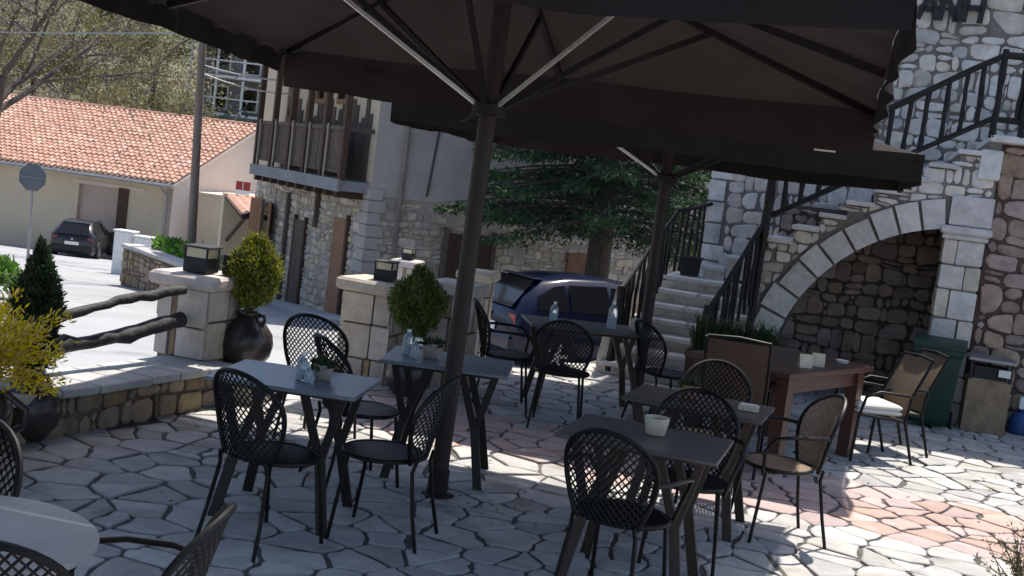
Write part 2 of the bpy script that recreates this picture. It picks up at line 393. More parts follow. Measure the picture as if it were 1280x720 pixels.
mat('shutter', (.30, .16, .09), (.20, .105, .06), scale=5, rough=.8, bump=.3, stretch=(6, 6, .8), rnd=.15)
mat('plaster_old', (.42, .385, .35), (.33, .30, .275), scale=1.1, rough=.95, bump=.3, bscale=9, detail=11, noise2=((.56, .52, .48), .8, .62))
mat('houserubble', (.56, .48, .385), (.39, .33, .265), scale=5, rough=.95, bump=.6, bscale=15, rnd=.3, hue=.02)
mat('housemortar', (.40, .35, .29), (.30, .26, .22), scale=5, rough=.95, bump=.5, bscale=30)
mat('slab', (.26, .26, .27), (.20, .20, .21), scale=2, rough=.85, bump=.15)
mat('polewood', (.24, .19, .16), (.17, .135, .11), scale=3, rough=.9, bump=.5, bscale=14, stretch=(6, 6, .4))
mat('cable', (.05, .05, .05), (.06, .06, .06), rough=.6)
mat('signback', (.095, .105, .125), (.12, .13, .15), scale=4, rough=.5, metal=.3)
mat('galv', (.32, .32, .33), (.25, .25, .26), scale=8, rough=.5, metal=.6)
mat('carblack', (.012, .012, .014), (.014, .014, .016), rough=.18, spec=.6)
mat('carblue', (.004, .007, .024), (.005, .008, .028), rough=.2, spec=.4)
mat('carglass', (.006, .007, .008), (.008, .009, .010), rough=.05, spec=.45)
mat('plastic_black', (.018, .018, .019), (.024, .024, .025), scale=12, rough=.6)
mat('tyre', (.012, .012, .012), (.018, .018, .018), scale=20, rough=.9)
mat('rim', (.38, .38, .39), (.3, .3, .31), rough=.35, metal=.7)
mat('tail_red', (.30, .02, .018), (.24, .015, .014), rough=.25, spec=.6)
mat('redpaint', (.36, .045, .035), (.28, .035, .03), scale=8, rough=.6)
mat('bingreen', (.009, .034, .025), (.012, .044, .032), scale=6, rough=.5, bump=.05)
mat('dumpgreen', (.018, .045, .028), (.014, .035, .022), scale=4, rough=.5)
mat('bluebag', (.03, .07, .22), (.02, .05, .17), scale=6, rough=.5)
mat('redwood', (.085, .034, .023), (.05, .022, .016), scale=5, rough=.45, stretch=(1, 8, 8), bump=.1, spec=.4)
mat('slingbrown', (.085, .058, .045), (.07, .048, .037), scale=40, rough=.85, bump=.2, bscale=200, transl=.15)
mat('slingtan', (.20, .145, .10), (.17, .12, .085), scale=40, rough=.85, bump=.2, bscale=200, transl=.15)
mat('cushion', (.70, .68, .64), (.62, .60, .57), scale=12, rough=.95, bump=.2, bscale=60)
mat('lanternglass', (.58, .52, .36), (.5, .45, .31), scale=5, rough=.4)
mat('twigbrown', (.10, .075, .05), (.07, .05, .035), scale=6, rough=.9)
mat('heather', (.15, .13, .05), (.10, .085, .035), scale=4, rough=.8, rnd=.3, hue=.03)
glassy('bottleglass', (.80, .86, .88), .9, .06)
mat('liquid', (.55, .66, .78), (.5, .6, .7), rough=.15, spec=.5)
mat('wire', (.03, .03, .03), (.03, .03, .03), rough=.6)

# ------------------------------------------------------------------ ground, street, hillside
def struct(o): o['kind'] = 'structure'; return o
def street_z(y): return -.06 if y < 8 else -.06-.083*(min(y, 50)-8)
def sheet(xs, ys, zf):
    b = MB(); nx = len(xs)
    b.v = [(x, y, zf(x, y)) for y in ys for x in xs]
    b.f = [(j*nx+i, j*nx+i+1, (j+1)*nx+i+1, (j+1)*nx+i) for j in range(len(ys)-1) for i in range(nx-1)]
    return b
struct(sheet([-400, -45, 45, 400], [-60, 0, 8, 20, 35, 50, 60, 600], lambda x, y: street_z(y)-.06).build('ground', MATS['hillground']))
struct(sheet([-45, 45], [-20, 8, 15, 25, 35, 50, 57], lambda x, y: street_z(y)).build('street', MATS['concrete']))
def hill_z(x, y):
    t = max(0, y-57)
    return -3.6+t*.42*(1-.0016*t)+(math.sin(x*.23+y*.11)*.7+math.sin(x*.09-y*.17+2)*1.1)*min(1, t/12)
struct(sheet([-160+4*i for i in range(76)], [56+3.2*i for i in range(42)], hill_z).build('hillside', MATS['hillground'], smooth=True))

# terrace: mortar bed with every flagstone on it
rg = random.Random(11)
TERR = [(-4.9, 1.2), (-3.55, 5.2), (-2.66, 7.1), (-2.05, 8.5), (-2.05, 9.4), (-1.0, 10.5), (-.2, 11.3), (.7, 12.6), (1.6, 14.5), (5.2, 13.6), (9.5, 12.4), (9.5, 1.2)]
tb = MB(); tb.prism(TERR, lambda x, y: (x, y, -.25), lambda x, y: (x, y, 0))
terrace = struct(tb.build('terrace', MATS['joint']))
seeds = []; y = 2.0
while y < 14.5:
    x = -5+rg.random()*.3
    while x < 9.5:
        sp = .295*(.55+.9*rg.random()); x += sp
        if rg.random() < .86: seeds.append((x-sp/2, y+rg.uniform(-.115, .115)))
        if rg.random() < .15: seeds.append((x-sp/2+rg.uniform(-.1, .1), y+.11))
    y += .20
ca, sa = math.cos(R(-14)), math.sin(R(-14))
seeds = [(ca*(x-2)-sa*(y-8)+2, sa*(x-2)+ca*(y-8)+8) for x, y in seeds]
cells = [p for p in voronoi(seeds, .027, .8, rg, rough=.04, cut=.012) if pip(cent(p), TERR)]
def in_pink(c):
    x, y_ = c; return abs((y_-8.05)+.33*(x-2.4)) < .72 and x > -1.0
PINK = lambda c: MATS['flag_pink'] if c and in_pink(c) else MATS['flag']
fl = lambda x, y, z: (x, y, z)
near = [p for p in cells if not in_pink(cent(p))]; pk = [p for p in cells if in_pink(cent(p))]
place_stones(near, fl, MATS['flag'], terrace, 'flagstone', lambda: .009+rg.random()*.010, .010, rg, limit=215, tiltamt=.014)
place_stones(pk, fl, MATS['flag_pink'], terrace, 'pink_flagstone', lambda: .009+rg.random()*.010, .010, rg, limit=85, tiltamt=.014)

# ------------------------------------------------------------------ low garden wall on the left with its log rails
rg = random.Random(5)
WD = Vector((.394, .919, 0)); WN = Vector((-.919, .394, 0)); W0 = Vector((-2.66, 7.05, 0))
def wall_pt(t, d, z): return W0+WD*t+WN*d+Vector((0, 0, z))
wall = thing('garden_wall', 'low stone wall with slab coping along the left edge of the terrace', 'wall', wall_pt(0, 0, 0))
core = MB(); wv = lambda t, d, z: wall_pt(t, d, z)-wall_pt(0, 0, 0)
core.add([wv(t, d, z) for z in (-.2, .255) for t, d in ((-2.6, .03), (1.75, .03), (1.75, .42), (-2.6, .42))], [(3, 2, 1, 0), (4, 5, 6, 7), (0, 1, 5, 4), (1, 2, 6, 5), (2, 3, 7, 6), (3, 0, 4, 7)])
core.build('wall_core', MATS['mortar'], wall)
cells = rubble(4.3, .255, .17, .13, rg, .018, .026)
O3 = wall_pt(0, 0, 0)
place_stones(cells, lambda x, z, h: O3+wv(x-2.55, .03-h, z), MATS['wallstone'], wall, 'stone', lambda: .02+rg.random()*.025, .015, rg, limit=120, base=-.01)
for o in [c for c in wall.children if c.name.startswith('stone')]: o.location -= O3 if not o.name.startswith('stone_infill') else Vector()
for o in wall.children:
    if o.name.startswith('stone_infill'): o.location = -O3
t = -2.6
while t < 1.72:
    l = .2+.12*rg.random(); l = min(l, 1.75-t+.02)
    b = MB(); b.cbox((0, 0, 0), (l-.008, .50+rg.uniform(-.02, .02), .055), .008, jit=.006, rg=rg)
    b.build('coping_slab', MATS['coping'], wall, loc=wv(t+l/2, .20, .286), rz=math.atan2(WD.y, WD.x)); t += l

def wobbly(a, b_, r0, r1, rg, wob=.03, n=12):
    a, b_ = Vector(a), Vector(b_); pts = []; rs = []
    ph = rg.random()*6
    for i in range(n+1):
        k = i/n; p = a.lerp(b_, k); p += Vector((0, 0, math.sin(k*7+ph)*wob))+Vector((rg.gauss(0, 1), rg.gauss(0, 1), rg.gauss(0, 1)))*wob*.2
        pts.append(p); rs.append((r0+(r1-r0)*k)*(.82+.42*rg.random()))
    return pts, rs
for nm, z0, z1, r0, r1, lb in (('log_rail', .44, .62, .045, .055, 'thick lower black log rail fixed to the stone pillar'), ('log_rail', .70, .80, .028, .034, 'thin upper black branch rail fixed to the stone pillar')):
    p, r = wobbly(wall_pt(-1.3, .38, z0-.14), wall_pt(1.52, .30, z1), r0, r1, rg, .026, 26)
    b = MB(); b.tube(p, r, 9); o = b.build(nm, MATS['logwood'], smooth=True); tag(o, lb, 'rail')
    kb = MB(); q = p[9]; kb.lathe([(.004, -.03), (.02, -.022), (.028, 0), (.018, .022), (.004, .03)], 8, tuple(q+Vector((.03, -.03, .005)))); kb.build('knot', MATS['logwood'], o, smooth=True)

# ------------------------------------------------------------------ pillars and lanterns
def pillar(loc, rz, wd, h, label, seed, cap=(.08, .06), name='stone_pillar', fine=True):
    rg = random.Random(seed); t = thing(name, label, 'pillar', loc, rz, 'stone pillars along the terrace edge')
    b = MB(); b.box((0, 0, h/2-.1), (wd-.03, wd-.03, h-.0+.2)); b.build('pillar_core', MATS['mortar'], t)
    # each side: an irregular pattern of big blocks with narrow chinking stones between
    for side in range(4):
        m = Matrix.Rotation(side*math.pi/2, 3, 'Z'); z = 0
        while z < h-.05:
            ch = min(h-z, .20+.14*rg.random());
            if h-z-ch < .1: ch = h-z
            cut = rg.choice([(.0, .55, .68, 1), (.0, .28, .40, 1), (0, .62, 1), (0, .45, .58, 1)])
            for a, b_ in zip(cut[:-1], cut[1:]):
                ww = (b_-a)*wd; small = b_-a < .2
                sb = MB(); sb.cbox((0, 0, 0), (ww-.014, .045, ch-.014), .007, jit=.006, rg=rg)
                sb.build('chink_stone' if small else 'block', MATS['pillarchink' if small else 'pillarstone'], t, loc=m @ Vector((-wd/2+(a+b_)/2*wd, -wd/2+(.010 if not small else .016), z+ch/2)), rz=side*math.pi/2)
            z += ch
    cb = MB(); cb.cbox((0, 0, 0), (wd+cap[1]*2, wd+cap[1]*2, cap[0]), .022, jit=.012, rg=rg)
    cb.build('cap', MATS['pillarstone'], t, loc=(0, 0, h+cap[0]/2))
    return t
pillar((-2.29, 8.86, .31), R(-19), .42, .52, 'stone pillar standing on the end of the low wall with log rails', 3, cap=(.10, .055))
pillar((-1.14, 10.42, -.02), R(-17), .46, .80, 'stone pillar with wide cap behind the round clipped conifer and table', 4, cap=(.11, .06))
pillar((-.48, 10.62, -.02), R(-17), .34, .84, 'stone pillar partly hidden by the parasol pole', 6, cap=(.11, .055))
pillar((-.34, 11.95, -.15), R(-17), .25, 1.0, 'narrow stone pillar just right of the parasol pole next to the blue car', 9, cap=(.10, .05))
pillar((-1.80, 20.2, -1.0), R(-17), .36, 1.18, 'distant stone pillar with small lamp beside the old house', 10, cap=(.12, .05))
def lantern(loc, rz, s, label):
    t = thing('lantern', label, 'lantern', loc, rz, 'lanterns on the pillars'); w_ = s
    b = MB(); b.cbox((0, 0, s*.27), (w_*.92, w_*.92, s*.54), .006); b.build('base', MATS['plastic_black'], t)
    b = MB(); b.box((0, 0, s*.72), (w_*.84, w_*.84, s*.34)); b.build('pane', MATS['lanternglass'], t)
    b = MB(); b.cbox((0, 0, s*.93), (w_*1.06, w_*1.06, s*.08), .006); b.build('lid', MATS['plastic_black'], t)
    for i, j in ((-1, -1), (1, -1), (1, 1), (-1, 1)):
        b = MB(); b.box((i*w_*.43, j*w_*.43, s*.72), (.012, .012, s*.35)); b.build('post', MATS['plastic_black'], t)
    return t
lantern((-2.30, 8.82, .935), R(-14), .205, 'black and cream lantern on the pillar beside the log rails')
lantern((-1.10, 10.34, .895), R(-12), .175, 'black and cream lantern on the wide capped pillar behind the tables')
lantern((-1.80, 20.2, .305), R(-12), .20, 'small dark lamp on the distant pillar by the old house')
t = thing('cable_box', 'narrow black box with a spike on the pillar right of its lantern', 'box', (-2.12, 8.88, .935), R(-14))
b = MB(); b.cbox((0, 0, .075), (.045, .07, .15), .006); b.build('body', MATS['plastic_black'], t)
b = MB(); b.tube([(.05, 0, 0), (.052, 0, .19)], [.008, .004], 6); b.build('spike', MATS['plastic_black'], t)

# ------------------------------------------------------------------ stone building with outdoor stairs on the right
rg = random.Random(21)
BO = Vector((2.55, 12.6, 0)); ba = R(-16); BU = Vector((math.cos(ba), math.sin(ba), 0)); BN = Vector((-math.sin(ba), math.cos(ba), 0))
bld = thing('stone_building', 'stone building with outdoor stairs, half arch and black railings on the right', 'building', BO, ba)
ST = lambda poly, v0, v1, nm, m: MB().prism(poly, lambda x, z: (x, v0, z), lambda x, z: (x, v1, z)).build(nm, m, bld)
def bstones(cells, v, m, nm, lim, hlo=.008, hhi=.045, inset=.016):
    """stones on a face that looks towards the terrace (local -y)"""
    W3 = lambda x, z, h: BO+BU*x+BN*(v-h)+Vector((0, 0, z))
    kids = set(bld.children)
    place_stones(cells, W3, m, bld, nm, lambda: hlo+rg.random()*(hhi-hlo), inset, rg, limit=lim, tiltamt=.09)
    inv = Matrix.Rotation(-ba, 4, 'Z') @ Matrix.Translation(-BO)
    for o in set(bld.children)-kids:
        o.location = inv @ o.location if not o.name.split('.')[0].endswith('_infill') else inv @ Vector()
        o.rotation_euler[2] = -ba
# tower wall
ST([(-.82, -.1), (5.2, -.1), (5.2, 7.4), (-.82, 7.4)], 1.70, 6.0, 'wall', MATS['mortargrey'])
FV = 1.70
cells = rubble(5.6, 6.2, .24, .185, rg, .017, .034)
cells = [[(x-.62, z+.95) for x, z in p] for p in cells]
low = [p for p in cells if cent(p)[1] < 3.1 and cent(p)[0] > .15]
cells = [p for p in cells if not (cent(p)[1] < 1.5+.55*max(0, cent(p)[0]) and cent(p)[0] > .1)]
bstones(cells, FV, MATS['greystone'], 'wall_stone', 170)
z = .95
while z < 7.2:
    hq = .17+.12*rg.random(); wq = .19 if rg.random() < .5 else .27
    b = MB(); b.cbox((0, 0, 0), (wq, .3, hq-.02), .012, jit=.008, rg=rg); b.build('quoin', MATS['dressed'], bld, loc=(-.82+wq/2-.025, FV+.12, z+hq/2)); z += hq
# lettering fixed to the wall: bottom of the shop name
def letter(strokes, x0, z0, h):
    g = thing_part = MB()
    for a, b_ in strokes: g.bar((x0+a[0]*h, FV-.075, z0+a[1]*h), (x0+b_[0]*h, FV-.075, z0+b_[1]*h), .062, .03, up=(0, 1, 0))
    g.build('letter', MATS['plastic_black'], bld)
LH = .34; LZ = 4.25
letter([((0, 0), (.36, 1)), ((.36, 1), (.56, 0)), ((.13, .34), (.49, .34))], 1.21, LZ, LH)
letter([((0, 0), (.06, 1)), ((.06, 1), (.50, 0)), ((.50, 0), (.56, 1))], 1.45, LZ, LH)
letter([((0, 0), (.06, 1)), ((.50, 0), (.56, 1)), ((.03, .48), (.53, .48))], 1.70, LZ, LH)
# lower flight
for k in range(7):
    xl = -1.42+.05*k; v0 = -.67+.235*k; zt = .147*(k+1)
    b = MB(); b.box(((xl+.05)/2-.0, (v0+1.72)/2+.02, zt-.10), (.05-xl-.04, 1.72-v0-.04, .125)); b.build('riser', MATS['greystone'], bld)
    x = xl-.02
    while x < .0:
        l = .26+.3*rg.random(); l = min(l, .03-x)
        if .03-x-l < .12: l = .03-x
        b = MB(); b.cbox((0, 0, 0), (l-.008, .29, .048), .007, jit=.006, rg=rg); b.build('tread', MATS['palestep'], bld, loc=(x+l/2, v0+.115, zt-.022)); x += l
ST([(-1.08, .3), (.05, .3), (.05, 1.0), (-1.08, 1.0)], .95, 1.72, 'landing', MATS['greystone'])
for i in range(4):
    b = MB(); b.cbox((0, 0, 0), (.27, .74, .045), .007, jit=.005, rg=rg); b.build('tread', MATS['dressed'], bld, loc=(-.93+.275*i, 1.33, 1.015))
# stub of side wall under the lower steps on the left
ST([(-1.47, -.1), (-1.36, -.1), (-1.36, .9), (-1.47, .2)], -.60, 1.6, 'side_wall', MATS['greystone'])
# upper flight
prof = []; steps = [(-.70, 1.18), (-.45, 1.33), (-.20, 1.48)]+[(.05+.25*i, 1.63+.16*i) for i in range(8)]+[(2.05, 2.91)]
for i, (x, zt) in enumerate(steps[:-1]):
    x1 = steps[i+1][0]; v0 = -.03 if x > 0 else .98
    b = MB(); b.cbox((0, 0, 0), (x1-x+.03, 1.70-v0, .05), .008, jit=.004, rg=rg); b.build('tread', MATS['dressed'], bld, loc=((x+x1)/2-.012, (v0+1.70)/2-.002, zt-.025))
    if x < 0: b = MB(); b.box(((x+x1)/2, 1.34, zt-.15), (x1-x-.01, .68, .22)); b.build('riser', MATS['greystone'], bld)
b = MB(); b.cbox((0, 0, 0), (3.2, 1.76, .07), .01); b.build('landing_slab', MATS['dressed'], bld, loc=(2.05+1.6, .82, 2.885))
AC, AR = (2.02, .16), 1.80
arc = [(AC[0]-AR*math.cos(R(a)), AC[1]+AR*math.sin(R(a))) for a in range(0, 83, 6)]+[(1.785, 1.943)]
top = []
for x, zt in [s_ for s_ in steps if s_[0] > 0]:
    top.append((x, zt-.215 if not top else top[-1][1])); top.append((x, zt-.055))
top[0] = (.0, 1.40); top[1] = (.0, 1.575)
poly = [(0, -.1), (.26, -.1)]+arc+[(2.17, 1.95), (2.17, 2.85)]+list(reversed(top))
ST(poly, .03, 1.69, 'stair_core', MATS['mortargrey'])
# stones of the arch wall
sol = [(.03, .1), (.22, .1)]+[(AC[0]-(AR+.29)*math.cos(R(a)), AC[1]+(AR+.29)*math.sin(R(a))) for a in range(0, 91, 5)]
cells = rubble(2.15, 2.85, .18, .115, rg, .015, .024)
keep = []
for p in cells:
    c = cent(p)
    if c[1] < .15: continue
    st = [s_[1] for s_ in steps if s_[0] <= max(c[0], .05)][-1]-.062
    p = clip(p, 0, 1, st); p = clip(p, -1, 0, -.02) if len(p) > 2 else p
    if len(p) > 2 and c[0] < AC[0] and c[1] > AC[1]:
        for dd in (-.07, 0, .07):
            an_ = math.atan2(c[1]-AC[1], c[0]-AC[0])+dd; nx, nz = math.cos(an_), math.sin(an_)
            if len(p) > 2: p = clip(p, -nx, -nz, -(AC[0]*nx+AC[1]*nz+AR+.30))
    elif len(p) > 2 and c[1] <= AC[1]: p = clip(p, 1, 0, .235)
    elif len(p) > 2: p = clip(p, 0, -1, -(AC[1]+AR+.345))
    if len(p) > 2 and abs(area(p)) > 1.5e-3: keep.append(p)
bstones(keep, .03, MATS['greystone'], 'arch_wall_stone', 90, .008, .04, .012)
# voussoirs
a0 = 2.0; an = [3, 12, 21, 29, 38, 45, 53, 61, 68, 75, 82.2]
for i in range(len(an)-1):
    A, B_ = R(an[i]+.45), R(an[i+1]-.45); ro = AR+.25+.05*rg.random(); ri = AR-.0
    q = lambda a, r: (AC[0]-r*math.cos(a), AC[1]+r*math.sin(a))
    pl = [q(A, ri), q((A+B_)/2, ri), q(B_, ri), q(B_, ro), q((A+B_)/2, ro), q(A, ro)]
    c = cent(pl); b = MB()
    b.prism([(x-c[0], z-c[1]) for x, z in pl], lambda x, z: (x, -.032, z), lambda x, z: (x, .40, z))
    b.build('voussoir', MATS['dressed'], bld, loc=(c[0], 0, c[1]))
b = MB(); b.cbox((0, 0, 0), (.40, .42, .30), .012); b.build('springer_block', MATS['dressed'], bld, loc=(1.985, .17, 2.14))
b = MB(); b.cbox((0, 0, 0), (.48, .48, .085), .02); b.build('pillar_capital', MATS['dressed'], bld, loc=(1.965, .17, 1.94))
b = MB(); b.cbox((0, 0, 0), (.43, .44, .05), .012); b.build('pillar_neck', MATS['dressed'], bld, loc=(1.965, .17, 1.872))
b = MB(); b.cbox((0, 0, 0), (.20, .30, .30), .012); b.build('springer_block', MATS['dressed'], bld, loc=(2.09, .12, 2.62))
b = MB(); b.box((1.965, .19, .85), (.36, .36, 2.0)); b.build('pillar_core', MATS['mortargrey'], bld)
z = 0.0; fl_ = 0
while z < 1.83:
    hq = min(.21+.09*rg.random(), 1.85-z)
    if 1.85-z-hq < .1: hq = 1.85-z
    wb = .25 if fl_ else .26
    for (xc, ww, mm) in (((-.2+wb/2, wb, 'dressed'), (-.2+wb+(.4-wb)/2, .4-wb, 'greystone')) if fl_ else ((.2-wb/2, wb, 'dressed'), (-.2+(.4-wb)/2, .4-wb, 'greystone'))):
        b = MB(); b.cbox((0, 0, 0), (ww-.014, .36, hq-.014), .012, jit=.008, rg=rg); b.build('pillar_block', MATS[mm], bld, loc=(1.965+xc, .155, z+hq/2))
    z += hq; fl_ ^= 1
# back of the recess and the wall right of the pillar
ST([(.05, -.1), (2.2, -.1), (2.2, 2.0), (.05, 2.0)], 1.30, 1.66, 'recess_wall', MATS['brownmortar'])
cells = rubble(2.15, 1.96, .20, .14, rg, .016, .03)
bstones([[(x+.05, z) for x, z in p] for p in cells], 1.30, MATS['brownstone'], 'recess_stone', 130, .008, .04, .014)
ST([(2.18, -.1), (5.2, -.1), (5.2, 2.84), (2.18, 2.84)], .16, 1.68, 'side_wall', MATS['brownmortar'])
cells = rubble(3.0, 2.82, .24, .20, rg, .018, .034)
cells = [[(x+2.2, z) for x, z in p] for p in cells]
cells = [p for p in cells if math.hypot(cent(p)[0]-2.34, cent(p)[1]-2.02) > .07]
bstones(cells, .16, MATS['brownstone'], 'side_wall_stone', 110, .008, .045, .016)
# railings of black knotted branches
def branch(a, b_, r, rg, nm, wob=.012):
    p, rr = wobbly(a, b_, r, r*.9, rg, wob, 7); q = MB(); q.tube(p, rr, 7); return q.build(nm, MATS['blackiron'], bld, smooth=True)
def railing(path, drop, nbal, r, rg, bottom=True):
    segs = [(Vector(path[i]), Vector(path[i+1])) for i in range(len(path)-1)]
    for a, b_ in segs:
        branch(a, b_, r, rg, 'handrail', .008)
        if bottom: branch(a-Vector((0, 0, drop)), b_-Vector((0, 0, drop)), r*.9, rg, 'lower_rail', .006)
        n = max(2, int((b_-a).length/nbal))
        for i in range(1, n):
            p = a.lerp(b_, (i+rg.uniform(-.15, .15))/n); branch(p-Vector((rg.uniform(-.02, .02), 0, drop)), p, r*.80, rg, 'baluster', .010)
hz = lambda x: 3.18+.615*(x-1.22)
railing([(0, -.01, hz(0)), (2.06, -.01, hz(2.06))], .60, .175, .034, rg)
railing([(2.06, -.01, hz(2.06)), (4.4, -.01, hz(2.06))], .62, .22, .034, rg)
for x, zb in ((0, 1.45), (2.06, 2.88), (2.32, 2.90)): branch((x, -.02, zb), (x+.005, -.02, hz(min(x, 2.06))+.05), .045 if x != 2.06 else .036, rg, 'newel_post')
railing([(-1.32, -.58, .90), (-1.06, .85, 1.76), (-.80, 1.66, 1.88)], .72, .13, .024, rg, bottom=False)
branch((-1.33, -.60, .05), (-1.32, -.58, .95), .04, rg, 'newel_post')
railing([(-.40, -.58, .80), (-.01, -.03, 1.78)], .78, .11, .026, rg, bottom=False)
branch((-.40, -.60, .02), (-.40, -.58, .86), .045, rg, 'newel_post'); branch((-.01, -.04, .05), (-.0, -.03, 1.9), .045, rg, 'newel_post')
for o in list(bld.children):
    if o.name.startswith('letter'): o['label'] = 'black metal letter of a shop name on the wall'

# ------------------------------------------------------------------ parasols
def parasol(loc, rz, hx, hy, tilt, apex, ze, runner, label, seed, sunlit_struts, tagside, val=(.19, .2, .2, .2)):
    rg = random.Random(seed); t = thing('parasol', label, 'parasol', loc, rz, 'big square brown parasols over the tables')
    b = MB(); b.tube([(0, 0, .02), (0, 0, apex-.05)], .052, 14); b.build('pole', MATS['umbrellawood'], t, smooth=True)
    b = MB(); b.lathe([(.11, 0), (.11, .012), (.062, .02), (.060, .16), (.052, .17)], 16); b.build('base', MATS['umbrellarib'], t)
    t.rotation_euler[0] = tilt; n = 16; rings = 10; edge = []
    sides = ((hx, hy), (hy, hx), (hx, hy), (hy, hx))
    for side in range(4):
        m = Matrix.Rotation(side*math.pi/2, 3, 'Z')
        for i in range(n): edge.append((m @ Vector((-sides[side][0]+2*sides[side][0]*i/n, -sides[side][1], 0)), (i % (n/2))/(n/2)))
    N = len(edge); b = MB(); rad = []
    def cz(r, ph): return apex+(ze-apex)*r-.05*math.sin(math.pi*r)-.022*r*math.sin(math.pi*ph)**2*(r)
    for k in range(rings+1):
        r = .03+.97*k/rings
        for e, ph in edge:
            pull = 1-.018*math.sin(math.pi*ph)**2*r
            b.v.append((e.x*r*pull, e.y*r*pull, cz(r, ph)))
    b.f = [(k*N+i, k*N+(i+1) % N, (k+1)*N+(i+1) % N, (k+1)*N+i) for k in range(rings) for i in range(N)]
    can = b.build('canopy', MATS['canopy'], t, smooth=True)
    # valance: one strip for each side, hanging in soft scallops
    for side in range(4):
        vb = MB(); cnt = 40
        m = Matrix.Rotation(side*math.pi/2, 3, 'Z')
        for i in range(cnt+1):
            s = i/cnt; ph = (s*2) % 1 if s < 1 else 0.; pull = 1-.018*math.sin(math.pi*ph)**2
            top_ = m @ Vector((-sides[side][0]+2*sides[side][0]*s, -sides[side][1], 0))*pull; z0 = cz(1, ph)
            sc_ = val[side]+.006*abs(math.sin(math.pi*s*8))+.008*math.sin(s*9+seed)
            fl_ = m @ Vector((0, -.02*math.sin(s*31+seed)-.015, 0))
            vb.v += [(top_.x*1.002, top_.y*1.002, z0+.004), (top_.x+fl_.x*.5, top_.y+fl_.y*.5, z0-sc_*.55), (top_.x+fl_.x, top_.y+fl_.y, z0-sc_)]
        vb.f = [(3*i+j, 3*i+3+j, 3*i+4+j, 3*i+1+j) for i in range(cnt) for j in (0, 1)]
        v = vb.build('valance', MATS['valance'], t, smooth=True)
        if side == tagside:
            q = MB(); p = m @ Vector((sides[side][0]*.66, -sides[side][1]-.012, ze-.03)); q.cbox((0, 0, 0), (.155, .006, .045), .001); q.build('label_tag', MATS['cream'], v, loc=p, rz=side*math.pi/2)
    k = 0
    for a in range(8):
        e_ = Vector(((hx, hy, 0), (0, hy, 0), (-hx, hy, 0), (-hx, 0, 0), (-hx, -hy, 0), (0, -hy, 0), (hx, -hy, 0), (hx, 0, 0))[a]); L = e_.length
        d = e_.normalized(); ang = math.atan2(d.y, d.x); z1 = cz(1, 0)-.035
        rb = MB(); rb.bar((*(d*.05).xy, apex-.10), (*(d*L*.985).xy, z1), .03, .045); rib = rb.build('rib', MATS['umbrellarib'], t)
        fr = .50; e = d*L*fr; ez = apex-.10+(z1-apex+.10)*fr
        sb = MB(); lit = a in sunlit_struts  # the listed struts get the painted sun-struck colour
        sb.bar((*(d*.06).xy, runner), (e.x, e.y, ez-.02), .016 if lit else .026, .022 if lit else .034); sb.build('strut', MATS['strut_sunlit' if lit else 'umbrellarib'], rib)
        if a % 2 == 0:
            pk_ = MB(); pk_.cbox((0, 0, 0), (.09, .09, .012), .003); pk_.build('corner_pocket', MATS['valance'], t, loc=(*(d*(L-.07)).xy, z1-.01), rz=ang)
    b = MB(); b.lathe([(.06, 0), (.10, .01), (.10, .07), (.06, .08)], 12, (0, 0, runner-.05)); b.build('runner', MATS['umbrellarib'], t)
    b = MB(); b.lathe([(.07, 0), (.11, .02), (.11, .09), (.05, .12)], 12, (0, 0, apex-.16)); b.build('top_hub', MATS['umbrellarib'], t)
    pts = [(-.10+.05*math.sin(i*.9), -.06+.02*math.cos(i*1.3), runner+.06-.16*math.sin(i/11*math.pi)*(1 if i < 12 else .4)) for i in range(12)]
    b = MB(); b.tube(pts, .006, 5); b.build('pull_cord', MATS['wire'], t)
    return t
parasol((-.29, 6.95, 0), R(-14.5), 2.2, 1.75, R(-2.5), 3.42, 2.75, 2.30, 'nearer big brown square parasol over the front tables', 2, (4, 6), 2, (.15, .20, .29, .17))
parasol((1.24, 10.77, 0), R(-14.5), 2.05, 1.6, 0, 3.05, 2.44, 2.08, 'farther big brown square parasol in front of the stone stairs', 5, (4,), 0)

parasol((-3.05, 2.75, 0), R(-14.5), 2.2, 2.2, 0, 3.55, 2.86, 2.45, 'third brown square parasol shading the round table from outside the picture', 9, (4, 7), 2)

# ------------------------------------------------------------------ tables
def y_table(label, loc, rz, brown=False, lx=.78, ly=.62):
    t = thing('bistro_table', label, 'table', loc, rz, 'rectangular dark cafe tables'); H = .74
    lm = MATS['tableleg_brown' if brown else 'tableleg']
    b = MB(); b.cbox((0, 0, H-.011), (lx, ly, .022), .004); b.build('tabletop', MATS['tabletop_brown' if brown else 'tabletop'], t)
    for i in (-1, 1):
        for j in (-1, 1):
            b = MB(); f = Vector((i*(lx/2-.10), j*(ly/2-.04), 0)); k = Vector((i*(lx/2-.17), j*(ly/2-.11), .36))
            b.bar(f, k+Vector((0, 0, .02)), .052, .026, up=(0, j, 0))
            b.bar(k, (i*(lx/2-.08), j*(ly/2-.10), H-.022), .042, .026, up=(0, j, 0))
            b.bar(k, (i*(lx/2-.29), j*(ly/2-.10), H-.022), .042, .026, up=(0, j, 0))
            b.build('leg', lm, t)
    for j in (-1, 1):
        b = MB(); b.bar((-lx/2+.08, j*(ly/2-.10), H-.035), (lx/2-.08, j*(ly/2-.10), H-.035), .03, .026); b.build('rail', lm, t)
    b = MB(); b.bar((0, -ly/2+.10, H-.04), (0, ly/2-.10, H-.04), .03, .03); b.build('rail', lm, t)
    return t
y_table('blue grey rectangular table with sanitizer bottle and plant, left of the near parasol pole', (-1.06, 6.22, 0), R(-6))
y_table('blue grey table behind the near parasol pole with bottles and a pot', (-.33, 7.42, 0), R(-3))
y_table('dark brown table with a white pot, nearest on the right', (.755, 5.84, 0), R(-17), True)
